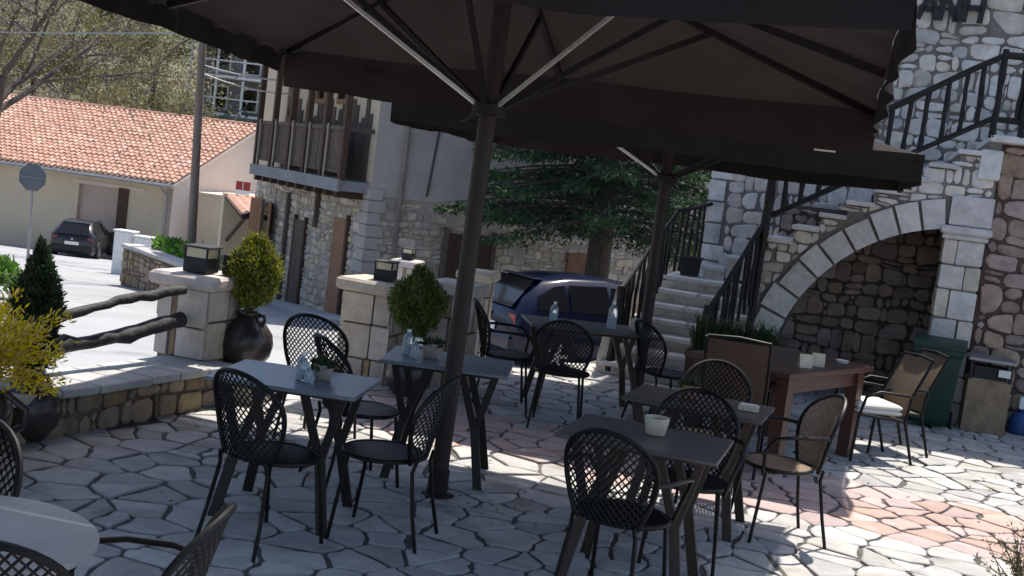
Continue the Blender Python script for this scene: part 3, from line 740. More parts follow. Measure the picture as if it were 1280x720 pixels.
y_table('dark brown table with a terracotta pot, behind the white pot table', (1.19, 7.05, 0), R(-19), True, .82, .58)
y_table('dark table with water bottles in front of the blue car', (.70, 10.2, 0), R(8), True, 1.1, .65)
# round table in the left corner
t = thing('round_table', 'pale grey round table in the bottom left corner', 'table', (-1.475, 3.26, 0))
b = MB(); b.lathe([(.385, -.012), (.40, -.006), (.40, .006), (.392, .012)], 48, (0, 0, .732)); b.build('tabletop', MATS['roundtop'], t, smooth=True)
b = MB(); b.tube([(0, 0, .03), (0, 0, .72)], .03, 12); b.build('stem', MATS['tableleg'], t)
for k in range(4):
    b = MB(); a = k*math.pi/2+.5; b.bar((0, 0, .05), (.32*math.cos(a), .32*math.sin(a), .015), .04, .03); b.build('foot', MATS['tableleg'], t)
# big red brown wooden table under the arch
t = thing('wooden_table', 'heavy red brown wooden table in front of the arch', 'table', (2.18, 9.38, 0), R(50))
for k in range(5):
    b = MB(); b.cbox((0, -.36+.18*k, .745), (1.45, .176, .04), .004); b.build('plank', MATS['redwood'], t)
for j in (-1, 1):
    b = MB(); b.box((0, j*.36, .66), (1.25, .03, .12)); b.build('apron', MATS['redwood'], t)
    b = MB(); b.box((j*.60, 0, .66), (.03, .69, .12)); b.build('apron', MATS['redwood'], t)
    for i in (-1, 1):
        b = MB(); b.cbox((i*.60, j*.36, .36), (.10, .10, .72), .008); b.build('leg', MATS['redwood'], t)

# ------------------------------------------------------------------ chairs
BW, BH = .225, .44
def back_w(t):
    if t < .58: return .150+(BW-.150)*math.sin(math.pi/2*t/.58)
    return BW*math.sqrt(max(0, 1-((t-.58)/.42)**2))
def back_pt(x, t): return Vector((x, -.205-.095*t-.02*t*t+.075*(x/BW)**2, .44+BH*t))
def make_chair(label, arms=False, m='chairmetal', rim='chairmetal', sp=.032, br=.0044):
    t = thing('cafe_chair', label, 'chair'); M_ = MATS[m]; RM = MATS[rim]
    b = MB(); tt = [0, .08, .16, .25, .34, .43, .52, .6, .68, .75, .82, .88, .93, .97, .99]
    pts = [back_pt(-back_w(k), k) for k in tt]+[back_pt(0, 1.0)]+[back_pt(back_w(k), k) for k in reversed(tt)]
    b.tube(pts, .0125, 7, cap=True); back = b.build('back_frame', RM, t, smooth=True)
    b = MB()
    for sg in (-1, 1):
        c = -1.2
        while c < 1.2:
            run = []
            for k in range(61):
                tk = k/60; x = c+sg*(tk*BH*.85)
                if abs(x) < back_w(tk)-.004: run.append(back_pt(x, tk))
                else:
                    if len(run) > 2: b.tube([run[0]]+[run[int(len(run)*f)] for f in (.25, .5, .75)]+[run[-1]], br, 4, cap=False)
                    run = []
            if len(run) > 2: b.tube([run[0]]+[run[int(len(run)*f)] for f in (.25, .5, .75)]+[run[-1]], br, 4, cap=False)
            c += sp
    b.build('back_lattice', M_, t, kind='stuff')
    b = MB(); ring = [(.215*math.cos(2*math.pi*k/28), .02+.205*math.sin(2*math.pi*k/28), .445) for k in range(29)]
    b.tube(ring, .012, 7, cap=False); b.build('seat_frame', RM, t, smooth=True)
    b = MB()
    for sg in (0, 1):
        k = -.20
        while k < .205:
            h = math.sqrt(max(0, .208**2-k*k))
            if h > .02:
                p0, p1 = ((k, .02-h*.95, .448), (k, .02+h*.95, .448)) if sg else ((-h, .02+k*.95, .4485), (h, .02+k*.95, .4485))
                b.bar(p0, p1, .0125, .004)
            k += .0205
    b.build('seat_lattice', M_, t, kind='stuff')
    for i in (-1, 1):
        b = MB(); b.tube([(i*.150, -.205, .46), (i*.158, -.19, .40), (i*.18, -.225, .18), (i*.195, -.265, .0)], .0105, 7); b.build('leg', RM, t, smooth=True)
        b = MB(); b.tube([(i*.165, .150, .44), (i*.178, .175, .25), (i*.192, .205, 0)], .0105, 7); b.build('leg', RM, t, smooth=True)
        if arms:
            b = MB(); b.tube([back_pt(i*BW*.99, .50), (i*.262, -.10, .665), (i*.272, .05, .662), (i*.262, .155, .645), (i*.225, .20, .56), (i*.19, .18, .43)], .0115, 7); b.build('arm', RM, t, smooth=True)
    return t
plain = make_chair('black lattice cafe chair'); armed = make_chair('black lattice cafe armchair', True); tan = make_chair('tan lattice cafe armchair', True, 'chairtan', 'chairmetal', .019, .0055)
G = 'round backed lattice cafe chairs'
spots = [
 (plain, (-1.05, 5.72, 0), -33, 'black lattice chair with its back to the camera at the sanitizer table'),
 (plain, (-.53, 6.05, 0), 78, 'black lattice chair seen from the side, touching the near parasol pole'),
 (plain, (-.80, 7.02, 0), -58, 'black lattice chair between the sanitizer table and the table behind it'),
 (plain, (-1.18, 7.95, 0), -15, 'lattice chair farthest back, between the dark round jar and the pillar'),
 (armed, (.63, 5.42, 0), -28, 'black lattice armchair with its back to the camera at the white pot table'),
 (armed, (1.06, 6.28, 0), 170, 'black lattice armchair facing the camera behind the white pot'),
 (tan, (1.70, 6.97, 0), 100, 'tan backed lattice armchair in the sunlight right of the dark tables'),
 (plain, (1.40, 7.62, 0), 175, 'black lattice chair behind the table with the terracotta pot'),
 (plain, (.47, 9.38, 0), -6, 'black chair with its back to the camera at the water bottle table'),
 (armed, (.02, 9.92, 0), -84, 'black armchair in profile left of the water bottle table'),
 (plain, (1.38, 9.98, 0), -65, 'black chair in the shade between the far parasol pole and wooden table'),
 (plain, (-1.80, 3.74, 0), 172, 'black lattice chair behind the round table at the left edge'),
 (armed, (-1.04, 3.36, 0), 90, 'black lattice armchair seen edge on right of the round table'),
 (plain, (-1.25, 3.17, 0), 5, 'black lattice chair cut off in the bottom left corner'),
]
used = set()
for pr, loc, rz, lb in spots:
    place(pr, pr.name in used, loc, R(rz), lb, G); used.add(pr.name)

def sling_chair(label, loc, rz, sling, cushion=False, frame='chairmetal'):
    t = thing('sling_chair', label, 'chair', loc, rz, 'tube framed sling armchairs'); t.scale = (.92, .95, .90); F = MATS[frame]
    S = MATS[sling]
    for i in (-1, 1):
        b = MB(); b.tube([(i*.25, .24, 0), (i*.25, .22, .42), (i*.255, .18, .60), (i*.265, .06, .655), (i*.265, -.16, .64), (i*.245, -.25, .63)], .013, 8); b.build('arm', F, t, smooth=True)
        b = MB(); b.tube([(i*.24, -.34, 0), (i*.24, -.22, .40), (i*.24, -.25, .62), (i*.235, -.40, .97)], .013, 8); b.build('leg', F, t, smooth=True)
        b = MB(); b.tube([(i*.24, .22, .44), (i*.24, -.215, .40)], .012, 8); b.build('seat_rail', F, t, smooth=True)
    b = MB(); b.tube([(-.235, -.40, .97), (0, -.405, .985), (.235, -.40, .97)], .013, 8); b.build('top_rail', F, t, smooth=True)
    def cloth(path):
        g = MB(); n = len(path)
        for off in (0, -.006):
            for (y_, z_) in path:
                for x in (-.225, -.1, .1, .225): g.v.append((x, y_+off-(.012 if abs(x) < .2 else 0), z_+off-(.006 if abs(x) < .2 else 0)))
        for o in (0, n*4):
            for k in range(n-1):
                for j in range(3): g.f.append((o+k*4+j, o+k*4+j+1, o+k*4+5+j, o+k*4+4+j))
        return g
    cloth([(-.22, .44), (-.245, .60), (-.32, .79), (-.395, .965)]).build('back_sling', S, t, smooth=True)
    cloth([(.22, .445), (0, .43), (-.21, .41)]).build('seat_sling', S, t, smooth=True)
    if cushion:
        for z in (.46, .51):
            b = MB(); b.cbox((0, .01, z), (.42, .42, .045), .018); b.build('cushion', MATS['cushion'], t)
    return t
sling_chair('brown sling chair with its back to the camera at the wooden table', (1.72, 8.72, 0), R(-14), 'slingbrown').scale = (.95, 1, 1.02)
sling_chair('tan sling chair with white cushion, nearest the sunlit paving on the right', (3.02, 9.72, 0), R(103), 'slingtan', True)
sling_chair('tan sling chair just behind the white cushioned one, by the green bin', (3.30, 10.16, 0), R(101), 'slingtan')

# ------------------------------------------------------------------ things on the tables
def small_pot(loc, label, m, r, h, leaf=None, seed=1, name='plant_pot'):
    rg = random.Random(seed); t = thing(name, label, 'pot', loc)
    b = MB(); b.lathe([(r*.72, 0), (r*.78, .004), (r, h-.012), (r*1.02, h), (r*.9, h), (r*.86, h-.02)], 20); b.build('body', MATS[m], t, smooth=True)
    b = MB(); b.lathe([(r*.88, h-.022), (r*.5, h-.012), (.002, h-.01)], 14); b.build('soil', MATS['soil'], t)
    if leaf:
        b = MB()
        def smp():
            a = rg.random()*6.28; q = rg.random()**.5*r*.9; return (q*math.cos(a), q*math.sin(a), h-.015), Vector((math.cos(a)*.6, math.sin(a)*.6, 1.0))
        leaves(b, 130, smp, .05, rg, .35); b.build('plant', MATS[leaf], t)
    return t
def bottle(loc, label, r, h, liquid=True, pump=True):
    t = thing('sanitizer_bottle' if pump else 'water_bottle', label, 'bottle', loc)
    b = MB(); b.lathe([(r*.95, 0), (r, .006), (r, h*.62), (r*.7, h*.74), (r*.35, h*.80), (r*.35, h*.86)], 16); b.build('body', MATS['bottleglass'], t, smooth=True)
    if liquid: b = MB(); b.lathe([(r*.86, .004), (r*.88, h*.40), (.002, h*.40)], 14); b.build('liquid', MATS['liquid'], t, smooth=True)
    b = MB()
    if pump: b.tube([(0, 0, h*.84), (0, 0, h*.97)], .007, 8); b.bar((-.005, 0, h*.97), (.04, 0, h*.955), .012, .010)
    else: b.lathe([(r*.4, h*.85), (r*.4, h*.93), (.003, h*.94)], 10)
    b.build('pump' if pump else 'cap', MATS['white'], t); return t
TT = .742
small_pot((-.93, 6.24, TT), 'grey pot with small dark plant on the blue grey front table', 'potgrey', .055, .085, 'thuja_dark', 3)
bottle((-1.03, 6.16, TT), 'clear pump bottle on the front blue grey table', .030, .15)
bottle((-.985, 6.10, TT), 'short clear bottle beside the pump bottle on the front table', .020, .10, True, False)
small_pot((-.45, 7.40, TT), 'brown grey pot on the table behind the parasol pole', 'potgrey', .06, .095, 'thuja_dark', 4)
bottle((-.60, 7.42, TT), 'tall clear bottle on the table behind the parasol pole', .033, .17, True, False)
bottle((-.545, 7.30, TT), 'blue tinted bottle next to the pot behind the parasol pole', .024, .13)
small_pot((.80, 5.90, TT), 'white pot on the nearest dark brown table', 'cream', .062, .088, None, 5)
small_pot((1.13, 7.10, TT), 'terracotta pot with a small cactus on the dark table', 'terracotta', .06, .085, 'grassleaf', 6)
t = thing('napkin_box', 'small cream box on the table with the terracotta pot', 'box', (1.46, 6.93, TT), R(-15))
b = MB(); b.cbox((0, 0, .018), (.115, .07, .036), .004); b.build('body', MATS['cream'], t)
b = MB(); b.box((0, 0, .038), (.09, .045, .003)); b.build('lid', MATS['white'], t)
bottle((.38, 10.1, TT), 'clear bottle at the left of the table by the blue car', .035, .19, True, False)
bottle((.88, 10.15, TT), 'tall clear bottle at the right of the table by the blue car', .040, .26, True, False)
small_pot((1.10, 10.25, TT), 'pale pot on the right end of the table by the blue car', 'cream', .06, .10, None, 8)
for k, (x, y_, a) in enumerate(((2.28, 9.05, 10), (2.42, 9.22, -6))):
    t = thing('table_card', ('left' if k == 0 else 'right')+' cream folded card on the red brown wooden table', 'card', (x, y_, .766), R(a))
    b = MB(); b.add([(-.05, -.03, 0), (.05, -.03, 0), (.05, 0, .10), (-.05, 0, .10), (-.05, .03, 0), (.05, .03, 0)], [(0, 1, 2, 3), (3, 2, 5, 4)]); b.build('sheet', MATS['cream'], t)
    b = MB(); b.box((0, 0, -.0005), (.10, .07, .003)); b.build('foot', MATS['cream'], t)
t = thing('ashtray', 'small white dish on the far corner of the wooden table', 'dish', (2.72, 9.62, .766))
b = MB(); b.lathe([(.04, 0), (.055, .022), (.048, .022), (.035, .008)], 16); b.build('bowl', MATS['white'], t, smooth=True)

# ------------------------------------------------------------------ jars with clipped conifers, shrubs
def ball_sampler(rg, c, rx, rz, shell=.55, pt=1.0, low=-1):
    def f():
        while True:
            d = Vector((rg.gauss(0, 1), rg.gauss(0, 1), rg.gauss(0, 1))).normalized()
            k = shell+(1-shell)*rg.random()**.6
            if d.z >= low: break
        w_ = 1.0-.25*max(0, -d.z-.4) if d.z < 0 else (1-d.z**1.5*(1-pt)*1.0)
        lump = 1+.07*math.sin(d.x*7+d.z*5+c[0]*9)+.06*math.sin(d.y*9-d.z*4)
        return (c[0]+d.x*rx*k*w_*lump, c[1]+d.y*rx*k*w_*lump, c[2]+d.z*rz*k*lump), Vector((d.x*.5, d.y*.5, max(d.z, 0)*.5+.75))
    return f
def jar(t, R0, z0, m='jarglaze'):
    b = MB(); s = R0
    b.lathe([(s*.45, 0), (s*.62, s*.12), (s*.92, s*.55), (s, s*.95), (s*.93, s*1.35), (s*.66, s*1.72), (s*.40, s*1.86), (s*.36, s*1.95), (s*.46, s*2.06), (s*.47, s*2.14), (s*.38, s*2.14), (s*.33, s*2.0)], 28, (0, 0, z0)); j = b.build('jar', MATS[m], t, smooth=True)
    for i in (0,):
        h = MB(); pts = [(s*.42, 0, z0+s*2.02), (s*.62, 0, z0+s*2.06), (s*.66, 0, z0+s*1.9), (s*.58, 0, z0+s*1.72)]
        m_ = Matrix.Rotation(-.25, 3, 'Z'); h.tube([m_ @ Vector(p) for p in pts], s*.07, 7); h.build('handle', MATS[m], t, smooth=True)
    return j
def topiary(name, label, loc, jr, jz, cz_, rx, rz_, leafm, n, seed, pt, size=.055, low_m=None):
    rg = random.Random(seed); t = thing(name, label, 'potted conifer', loc)
    if jr: jar(t, jr, jz)
    b = MB(); b.tube([(0, 0, jz+jr*1.9), (.01, 0, cz_-rz_*.6), (0, 0, cz_+rz_*.3)], [.02, .017, .008], 7); b.build('trunk', MATS['twigbrown'], t)
    b = MB(); leaves(b, n*5//2, ball_sampler(rg, (0, 0, cz_), rx, rz_, .35, pt), size*.62, rg, .30); b.build('crown', MATS[leafm], t)
    b = MB(); leaves(b, n//3, ball_sampler(rg, (0, 0, cz_-rz_*.05), rx*.8, rz_*.85, .1, pt), size*1.2, rg, .5); b.build('inner_foliage', MATS[low_m or 'thuja_green'], t)
    return t
t = thing('plinth', 'low stone plinth under the dark round jar beside the pillar', 'plinth', (-1.93, 8.98, 0), R(-17))
b = MB(); b.cbox((0, 0, .10), (.42, .42, .20), .02); b.build('block', MATS['pillarstone'], t)
b = MB(); b.cbox((0, 0, .215), (.46, .46, .03), .008); b.build('slab', MATS['coping'], t)
topiary('jar_topiary', 'golden green clipped conifer in a dark glazed round jar by the pillar', (-1.94, 8.95, .232), .205, 0, .73, .205, .29, 'thuja_gold', 5200, 4, .55)
topiary('jar_topiary', 'green egg shaped clipped conifer in a dark pot in front of the capped pillar', (-.76, 9.85, 0), .20, 0, .80, .24, .29, 'thuja_green', 5200, 7, .25)
topiary('dark_conifer', 'dark green pointed conifer in a black jar by the log rails', (-2.78, 7.02, 0), .20, .0, .78, .145, .42, 'thuja_dark', 5200, 9, .10, .06, 'thuja_dark')
# bright yellow shrub in a dark urn at the left edge
rg = random.Random(31); t = thing('yellow_shrub', 'bright yellow conifer shrub in a dark urn at the left edge', 'shrub', (-2.78, 6.20, 0)); t.scale = (1.12, 1.12, 1.12)
b = MB(); b.lathe([(.10, 0), (.12, .03), (.07, .07), (.10, .12), (.19, .24), (.21, .34), (.17, .40), (.20, .43), (.19, .44), (.15, .43)], 24); b.build('urn', MATS['jarglaze'], t, smooth=True)
b = MB(); b.tube([(.17, 0, .20), (.27, .02, .26), (.28, .03, .34), (.18, .02, .41)], .018, 7); b.build('handle', MATS['jarglaze'], t, smooth=True)
b = MB()
for k in range(85):
    a = rg.random()*6.28; el = rg.uniform(-.1, 1.35); L = rg.uniform(.26, .56); d = Vector((math.cos(a)*math.cos(el), math.sin(a)*math.cos(el), math.sin(el)))
    def smp(d=d, L=L):
        q = rg.random(); p = Vector((0, 0, .52))+d*L*q+Vector((rg.gauss(0, .02), rg.gauss(0, .02), rg.gauss(0, .02)-.10*q*q)); return p, d*1.2
    leaves(b, 150, smp, .034, rg, .28)
b.build('foliage', MATS['shrub_yellow'], t)
b = MB(); b.tube([(0, 0, .40), (.01, .0, .62)], [.02, .008], 6); b.build('stem', MATS['twigbrown'], t)
# grassy plant in a trough by the stairs
rg = random.Random(8); t = thing('trough_plant', 'long leaved green plants in a dark trough at the foot of the stairs', 'plant', (2.22, 11.55, 0), R(-16))
b = MB(); b.box((0, 0, .24), (.85, .30, .48), taper=1.06); b.build('trough', MATS['brownwood'], t)
b = MB()
for k in range(620):
    x, y_ = rg.uniform(-.40, .40), rg.uniform(-.12, .12); a = rg.random()*6.28; L = rg.uniform(.2, .48); s = rg.uniform(.2, .9)
    p = [Vector((x, y_, .46)), Vector((x+math.cos(a)*s*L*.3, y_+math.sin(a)*s*L*.3, .46+L*.6)), Vector((x+math.cos(a)*s*L, y_+math.sin(a)*s*L, .46+L*.85))]
    wv_ = Vector((-math.sin(a), math.cos(a), 0))*.008
    b.add([p[0]-wv_, p[0]+wv_, p[1]+wv_*.9, p[2], p[1]-wv_*.9], [(0, 1, 2, 4), (4, 2, 3)])
b.build('leaves', MATS['grassleaf'], t)
# heather like shrub in the bottom right corner
rg = random.Random(12); t = thing('twiggy_shrub', 'low twiggy shrub in the bottom right corner', 'shrub', (2.92, 6.22, 0)); t.scale = (.85, .85, .85)
b = MB(); g = MB()
for k in range(60):
    a = rg.random()*6.28; el = rg.uniform(.3, 1.45); L = rg.uniform(.25, .55); d = Vector((math.cos(a)*math.cos(el), math.sin(a)*math.cos(el), math.sin(el)))
    p0 = Vector((rg.gauss(0, .05), rg.gauss(0, .05), .02)); pts = [p0, p0+d*L*.5+Vector((0, 0, .03)), p0+d*L]
    b.tube(pts, [.005, .0035, .0015], 4, cap=False)
    def smp(p0=p0, d=d, L=L):
        q = .35+.65*rg.random(); return p0+d*L*q+Vector((rg.gauss(0, .012), rg.gauss(0, .012), rg.gauss(0, .012))), d
    leaves(g, 34, smp, .028, rg, .3)
b.build('twigs', MATS['twigbrown'], t); g.build('foliage', MATS['heather'], t)
# black pot on the stair landing
t = thing('black_pot', 'square black pot standing on the stair landing', 'pot', BO+BU*(-.86)+BN*1.06+Vector((0, 0, 1.04)), ba)
b = MB(); b.box((0, 0, .10), (.19, .19, .20), taper=1.15); b.build('body', MATS['plastic_black'], t)
b = MB(); b.cbox((0, 0, .205), (.25, .25, .03), .006); b.build('lip', MATS['plastic_black'], t)
b = MB(); b.box((0, 0, .215), (.20, .20, .02)); b.build('soil', MATS['soil'], t)

# ------------------------------------------------------------------ bins
t = thing('wheelie_bin', 'dark green plastic wheelie bin beside the arch pillar', 'bin', (4.22, 11.66, 0), R(-20)); t.scale = (.84, .88, .90)
b = MB(); vs = []
for z, x, y_ in ((.06, .19, .19), (.10, .205, .21), (.80, .255, .275), (.84, .275, .295), (.88, .275, .295)):
    vs += [(-x, -y_, z), (x, -y_, z), (x, y_, z), (-x, y_, z)]
b.add(vs, [(3, 2, 1, 0), (16, 17, 18, 19)]+[(r*4+i, r*4+(i+1) % 4, r*4+4+(i+1) % 4, r*4+4+i) for r in range(4) for i in range(4)]); b.build('body', MATS['bingreen'], t)
b = MB(); b.prism([(-.31, .885), (-.315, .915), (-.22, .955), (.24, .975), (.30, .94), (.30, .885)], lambda y_, z: (-.29, y_, z), lambda y_, z: (.29, y_, z)); b.build('lid', MATS['bingreen'], t)
b = MB(); b.tube([(-.22, .33, .90), (.22, .33, .90)], .016, 8); b.build('handle', MATS['bingreen'], t)
for i in (-1, 1):
    b = MB(); b.tube([(i*.20, .20, .09), (i*.25, .20, .09)], .09, 16); b.build('wheel', MATS['tyre'], t)
b = MB()
ring = [(.062*math.cos(2*math.pi*k/24), 0, .062*math.sin(2*math.pi*k/24)) for k in range(25)]
b.tube(ring, .005, 5, cap=False)
for k in range(3):
    a = k*2*math.pi/3+.5; b.bar((.032*math.cos(a), 0, .032*math.sin(a)), (.032*math.cos(a+1.5), 0, .032*math.sin(a+1.5)), .012, .004)
b.build('recycling_mark', MATS['white'], t, loc=(-.02, -.262, .62))
t = thing('stone_litter_bin', 'square brown litter bin with a pale metal lid by the wall', 'bin', (4.78, 11.78, 0), R(-16))
b = MB(); b.cbox((0, 0, .27), (.40, .40, .54), .02); b.build('body', MATS['wallstone'], t)
for i in (-1, 1):
    for j in (-1, 1): b = MB(); b.box((i*.18, j*.18, .62), (.03, .03, .18)); b.build('post', MATS['plastic_black'], t)
b = MB(); b.box((0, 0, .60), (.30, .30, .12)); b.build('liner', MATS['plastic_black'], t)
b = MB(); b.cbox((0, 0, .725), (.44, .44, .03), .006); b.build('lid', MATS['galv'], t)
b = MB(); b.box((.12, -.215, .62), (.11, .004, .07)); b.build('sticker', MATS['white'], t)
t = thing('blue_bag', 'blue bag with a pale top on the ground right of the litter bin', 'bag', (5.20, 11.85, 0), R(-10)); t.scale = (.72, .72, .8)
b = MB(); b.lathe([(.10, 0), (.16, .04), (.17, .16), (.13, .25), (.06, .29), (.08, .33)], 12); b.build('bag', MATS['bluebag'], t, smooth=True)
b = MB(); b.cbox((.0, -.02, .40), (.13, .09, .16), .02); b.build('pale_box', MATS['white'], t)

# ------------------------------------------------------------------ cars
def car(name, label, loc, rz, paint, plate=True):
    t = thing(name, label, 'car', loc, rz)
    S = [(-2.02, .42, .74, .76, .70, .66), (-1.97, .27, .88, .93, .80, .70), (-1.80, .22, .95, 1.16, .85, .64), (-1.48, .20, .96, 1.40, .87, .58), (-1.0, .19, .95, 1.47, .88, .585), (-.35, .18, .93, 1.49, .88, .59), (.25, .18, .92, 1.42, .88, .585), (.75, .18, .92, 1.20, .88, .62), (1.12, .19, .91, .97, .87, .70), (1.60, .21, .82, .86, .84, .70), (1.92, .26, .70, .74, .74, .62), (2.06, .38, .58, .60, .62, .55)]
    def sec(s):
        x, z0, z1, z2, w0, wr = s
        h = [(w0*.90, z0), (w0*.985, z0+.16), (w0, z0+.5*(z1-z0)), (w0*.965, z1), (wr, z2-.035), (wr*.86, z2), (wr*.4, z2+.015)]
        return [(x, y_, z) for y_, z in h]+[(x, -y_, z) for y_, z in reversed(h)]
    b = MB(); n = 14
    for s in S: b.v += sec(s)
    for k in range(len(S)-1):
        for i in range(n): b.f.append((k*n+i, (k+1)*n+i, (k+1)*n+(i+1) % n, k*n+(i+1) % n))
    b.f.append(tuple(range(n))); b.f.append(tuple(range((len(S)-1)*n+n-1, (len(S)-1)*n-1, -1)))
    body = b.build('body', MATS[paint], t, smooth=True)
    def lerp_s(x):
        for a, c in zip(S[:-1], S[1:]):
            if a[0] <= x <= c[0]:
                k = (x-a[0])/(c[0]-a[0]); return [a[i]+(c[i]-a[i])*k for i in range(6)]
    def side_pt(x, f, sg):                                  # f 0 belt .. 1 roof rail
        s = lerp_s(x); y0, z0 = s[4]*.965, s[2]; y1, z1 = s[5], s[3]-.035
        return Vector((x, sg*(y0+(y1-y0)*f+.010), z0+(z1-z0)*f+.004))
    for sg in (-1, 1):
        for xs in ((-1.62, -1.3, -1.12), (-1.06, -.7, -.36), (-.28, .1, .42, .68)):
            g = MB(); m = len(xs)
            for x in xs: g.v += [side_pt(x, .10, sg), side_pt(x, .88 if x > -1.5 and x < .6 else .70, sg)]
            g.f = [(2*i, 2*i+2, 2*i+3, 2*i+1) for i in range(m-1)]; g.build('side_window', MATS['carglass'], t)
        for x in (-1.28, 1.30):
            w_ = MB(); y_ = sg*.80
            w_.lathe([(.20, -.10), (.30, -.10), (.325, -.07), (.325, .07), (.30, .10), (.20, .10)], 24)
            m_ = Matrix.Translation((x, y_, .325)) @ Matrix.Rotation(math.pi/2, 4, 'X')
            w_.v = [tuple(m_ @ Vector(v)) for v in w_.v]; wh = w_.build('wheel', MATS['tyre'], t, smooth=True)
            r_ = MB()
            for k in range(5):
                a = k*2*math.pi/5; r_.bar((x, y_+sg*.105, .325), (x+.19*math.cos(a), y_+sg*.10, .325+.19*math.sin(a)), .05, .012, up=(0, 1, 0))
            r_.build('rim', MATS['rim'], wh)
            ar = MB(); pts = [(x+.37*math.cos(R(a)), sg*.872, .33+.37*math.sin(R(a))) for a in range(0, 181, 15)]
            ar.tube(pts, .03, 6); ar.build('wheel_arch', MATS['plastic_black'], t, smooth=True)
        q = MB(); q.cbox((.62, sg*.97, .98), (.12, .16, .12), .03); q.build('mirror', MATS[paint], t)
        q = MB(); q.prism([(.56, .70), (.88, .72), (.86, .88), (.66, .90)], lambda y_, z: (-1.995-.0*z, sg*y_*.86, z), lambda y_, z: (-1.86, sg*y_*.93, z)); q.build('tail_light', MATS['tail_red'], t)
        q = MB(); q.box((-.45, sg*.885, .80), (.16, .03, .03)); q.build('door_handle', MATS[paint], t)
    g = MB(); g.v = [(-1.965, -.60, .965), (-1.965, .60, .965), (-1.57, .50, 1.37), (-1.57, -.50, 1.37)]; g.f = [(0, 1, 2, 3)]
    g.v = [(v[0]-.035, v[1], v[2]+.03) for v in g.v]; g.build('rear_window', MATS['carglass'], t)
    g = MB(); g.v = [(1.10, -.62, 1.00), (1.10, .62, 1.00), (.36, .52, 1.40), (.36, -.52, 1.40)]; g.f = [(0, 1, 2, 3)]; g.v = [(v[0]+.03, v[1], v[2]+.03) for v in g.v]; g.build('windscreen', MATS['carglass'], t)
    q = MB(); q.cbox((-1.99, 0, .46), (.16, 1.52, .26), .05); q.build('bumper', MATS['plastic_black' if paint == 'carblack' else paint], t)
    q = MB(); q.box((-2.045, 0, .66), (.012, .52, .12)); q.build('number_plate', MATS['white'], t)
    q = MB(); q.lathe([(.05, 0), (.05, .012), (.03, .02)], 12); m_ = Matrix.Translation((-2.03, 0, .82)) @ Matrix.Rotation(-math.pi/2, 4, 'Y'); q.v = [tuple(m_ @ Vector(v)) for v in q.v]; q.build('badge', MATS['rim'], t)
    q = MB(); q.cbox((-1.52, 0, 1.425), (.16, 1.0, .02), .008); q.build('spoiler', MATS[paint], t)
    return t
car('parked_car', 'black hatchback parked in front of the beige garage, seen from behind', (-16.35, 45.3, street_z(45)), R(98), 'carblack').scale = (.95, .95, .95)
car('parked_car', 'dark blue hatchback parked between the pillars and the stone stairs', (1.45, 19.2, street_z(19)-.02), R(30), 'carblue')

# ------------------------------------------------------------------ beige house with tiled roof
rg = random.Random(77)
HO = Vector((-13.6, 46.9, 0)); ha = R(-15)
hs = thing('beige_house', 'low beige house with orange tiled roof and garage on the left', 'house', HO, ha)
gz = -3.6
def hbox(nm, m, x0, x1, y0, y1, z0, z1, par=hs): b = MB(); b.box(((x0+x1)/2, (y0+y1)/2, (z0+z1)/2), (x1-x0, y1-y0, z1-z0)); return b.build(nm, MATS[m], par)
# front wall around the garage opening and door
gx0, gx1 = -4.25, -2.45
hbox('wall', 'plaster_beige', -16, gx0, 0, .3, gz, .12); hbox('wall', 'plaster_beige', gx0, gx1, 0, .3, -.55, .12); hbox('wall', 'plaster_beige', gx1, -.02, 0, .3, gz, .12)
gd = hbox('garage_door', 'garagedoor', gx0, gx1, .16, .22, gz, -.55)
for k in range(1, 5): hbox('door_panel', 'garagedoor', gx0+.05, gx1-.05, .145, .17, gz+.56*(k-1)+.05, gz+.56*k-.01, gd)
bd = hbox('open_door', 'brownwood', gx1+.05, gx1+.50, -.06, -.005, gz, -.50)
hbox('lintel_strip', 'plaster_pink', gx0-.2, 1.0-2.2, -.035, -.003, -.52, -.40)
MB().prism([(0, gz), (12, gz), (12, .12), (6, 2.55), (0, .12)], lambda y_, z: (-.3, y_, z), lambda y_, z: (0, y_, z)).build('gable_wall', MATS['plaster_pink'], hs)
hbox('wall', 'plaster_beige', -16, -.02, 11.7, 12, gz, .12)
MB().prism([(-.55, -.06), (6, 2.60), (12.55, -.06), (12.55, -.16), (6, 2.48), (-.55, -.16)], lambda y_, z: (-16.3, y_, z), lambda y_, z: (.32, y_, z)).build('roof_deck', MATS['plaster_pink'], hs)
b = MB(); nC, tw = 22, .26
for side in (0, 1):
    for k in range(nC):
        for i in range(64):
            x0 = -16.3+tw*i; jit = rg.uniform(-.012, .012); jy = rg.uniform(-.02, .02)
            f0, f1 = k/nC, (k+1.22)/nC
            def rp(f, x, dz):
                y_ = -.58+(6.58)*f+jy; z = -.02+2.66*f+dz+jit
                if side: y_ = 12-y_
                return (x, y_, z)
            if side and i % 2: continue
            wd = tw if not side else tw*2
            prof_ = [(0, .0), (.18, .055), (.5, .085), (.82, .055), (1, .0)]
            vs = [rp(f0, x0+wd*.96*a, h+.045) for a, h in prof_]+[rp(min(f1, 1.0), x0+wd*(.06+.84*a), h*.85) for a, h in prof_]
            b.add(vs, [(j, j+1, j+6, j+5) for j in range(4)]+[(0, 1, 2, 3, 4)])
b.build('roof_tiles', MATS['tile'], hs, kind='stuff')
for i in range(40):
    b = MB(); pts = [(0, 0, 0), (.42, 0, .015)]; b.tube(pts, [.10, .115], 8); b.build('ridge_tile', MATS['tile'], hs, loc=(-16.3+.415*i, 6, 2.66))
b = MB(); b.tube([(-16.3, -.68, -.12), (.3, -.68, -.14)], .06, 8); b.build('gutter', MATS['galv'], hs)
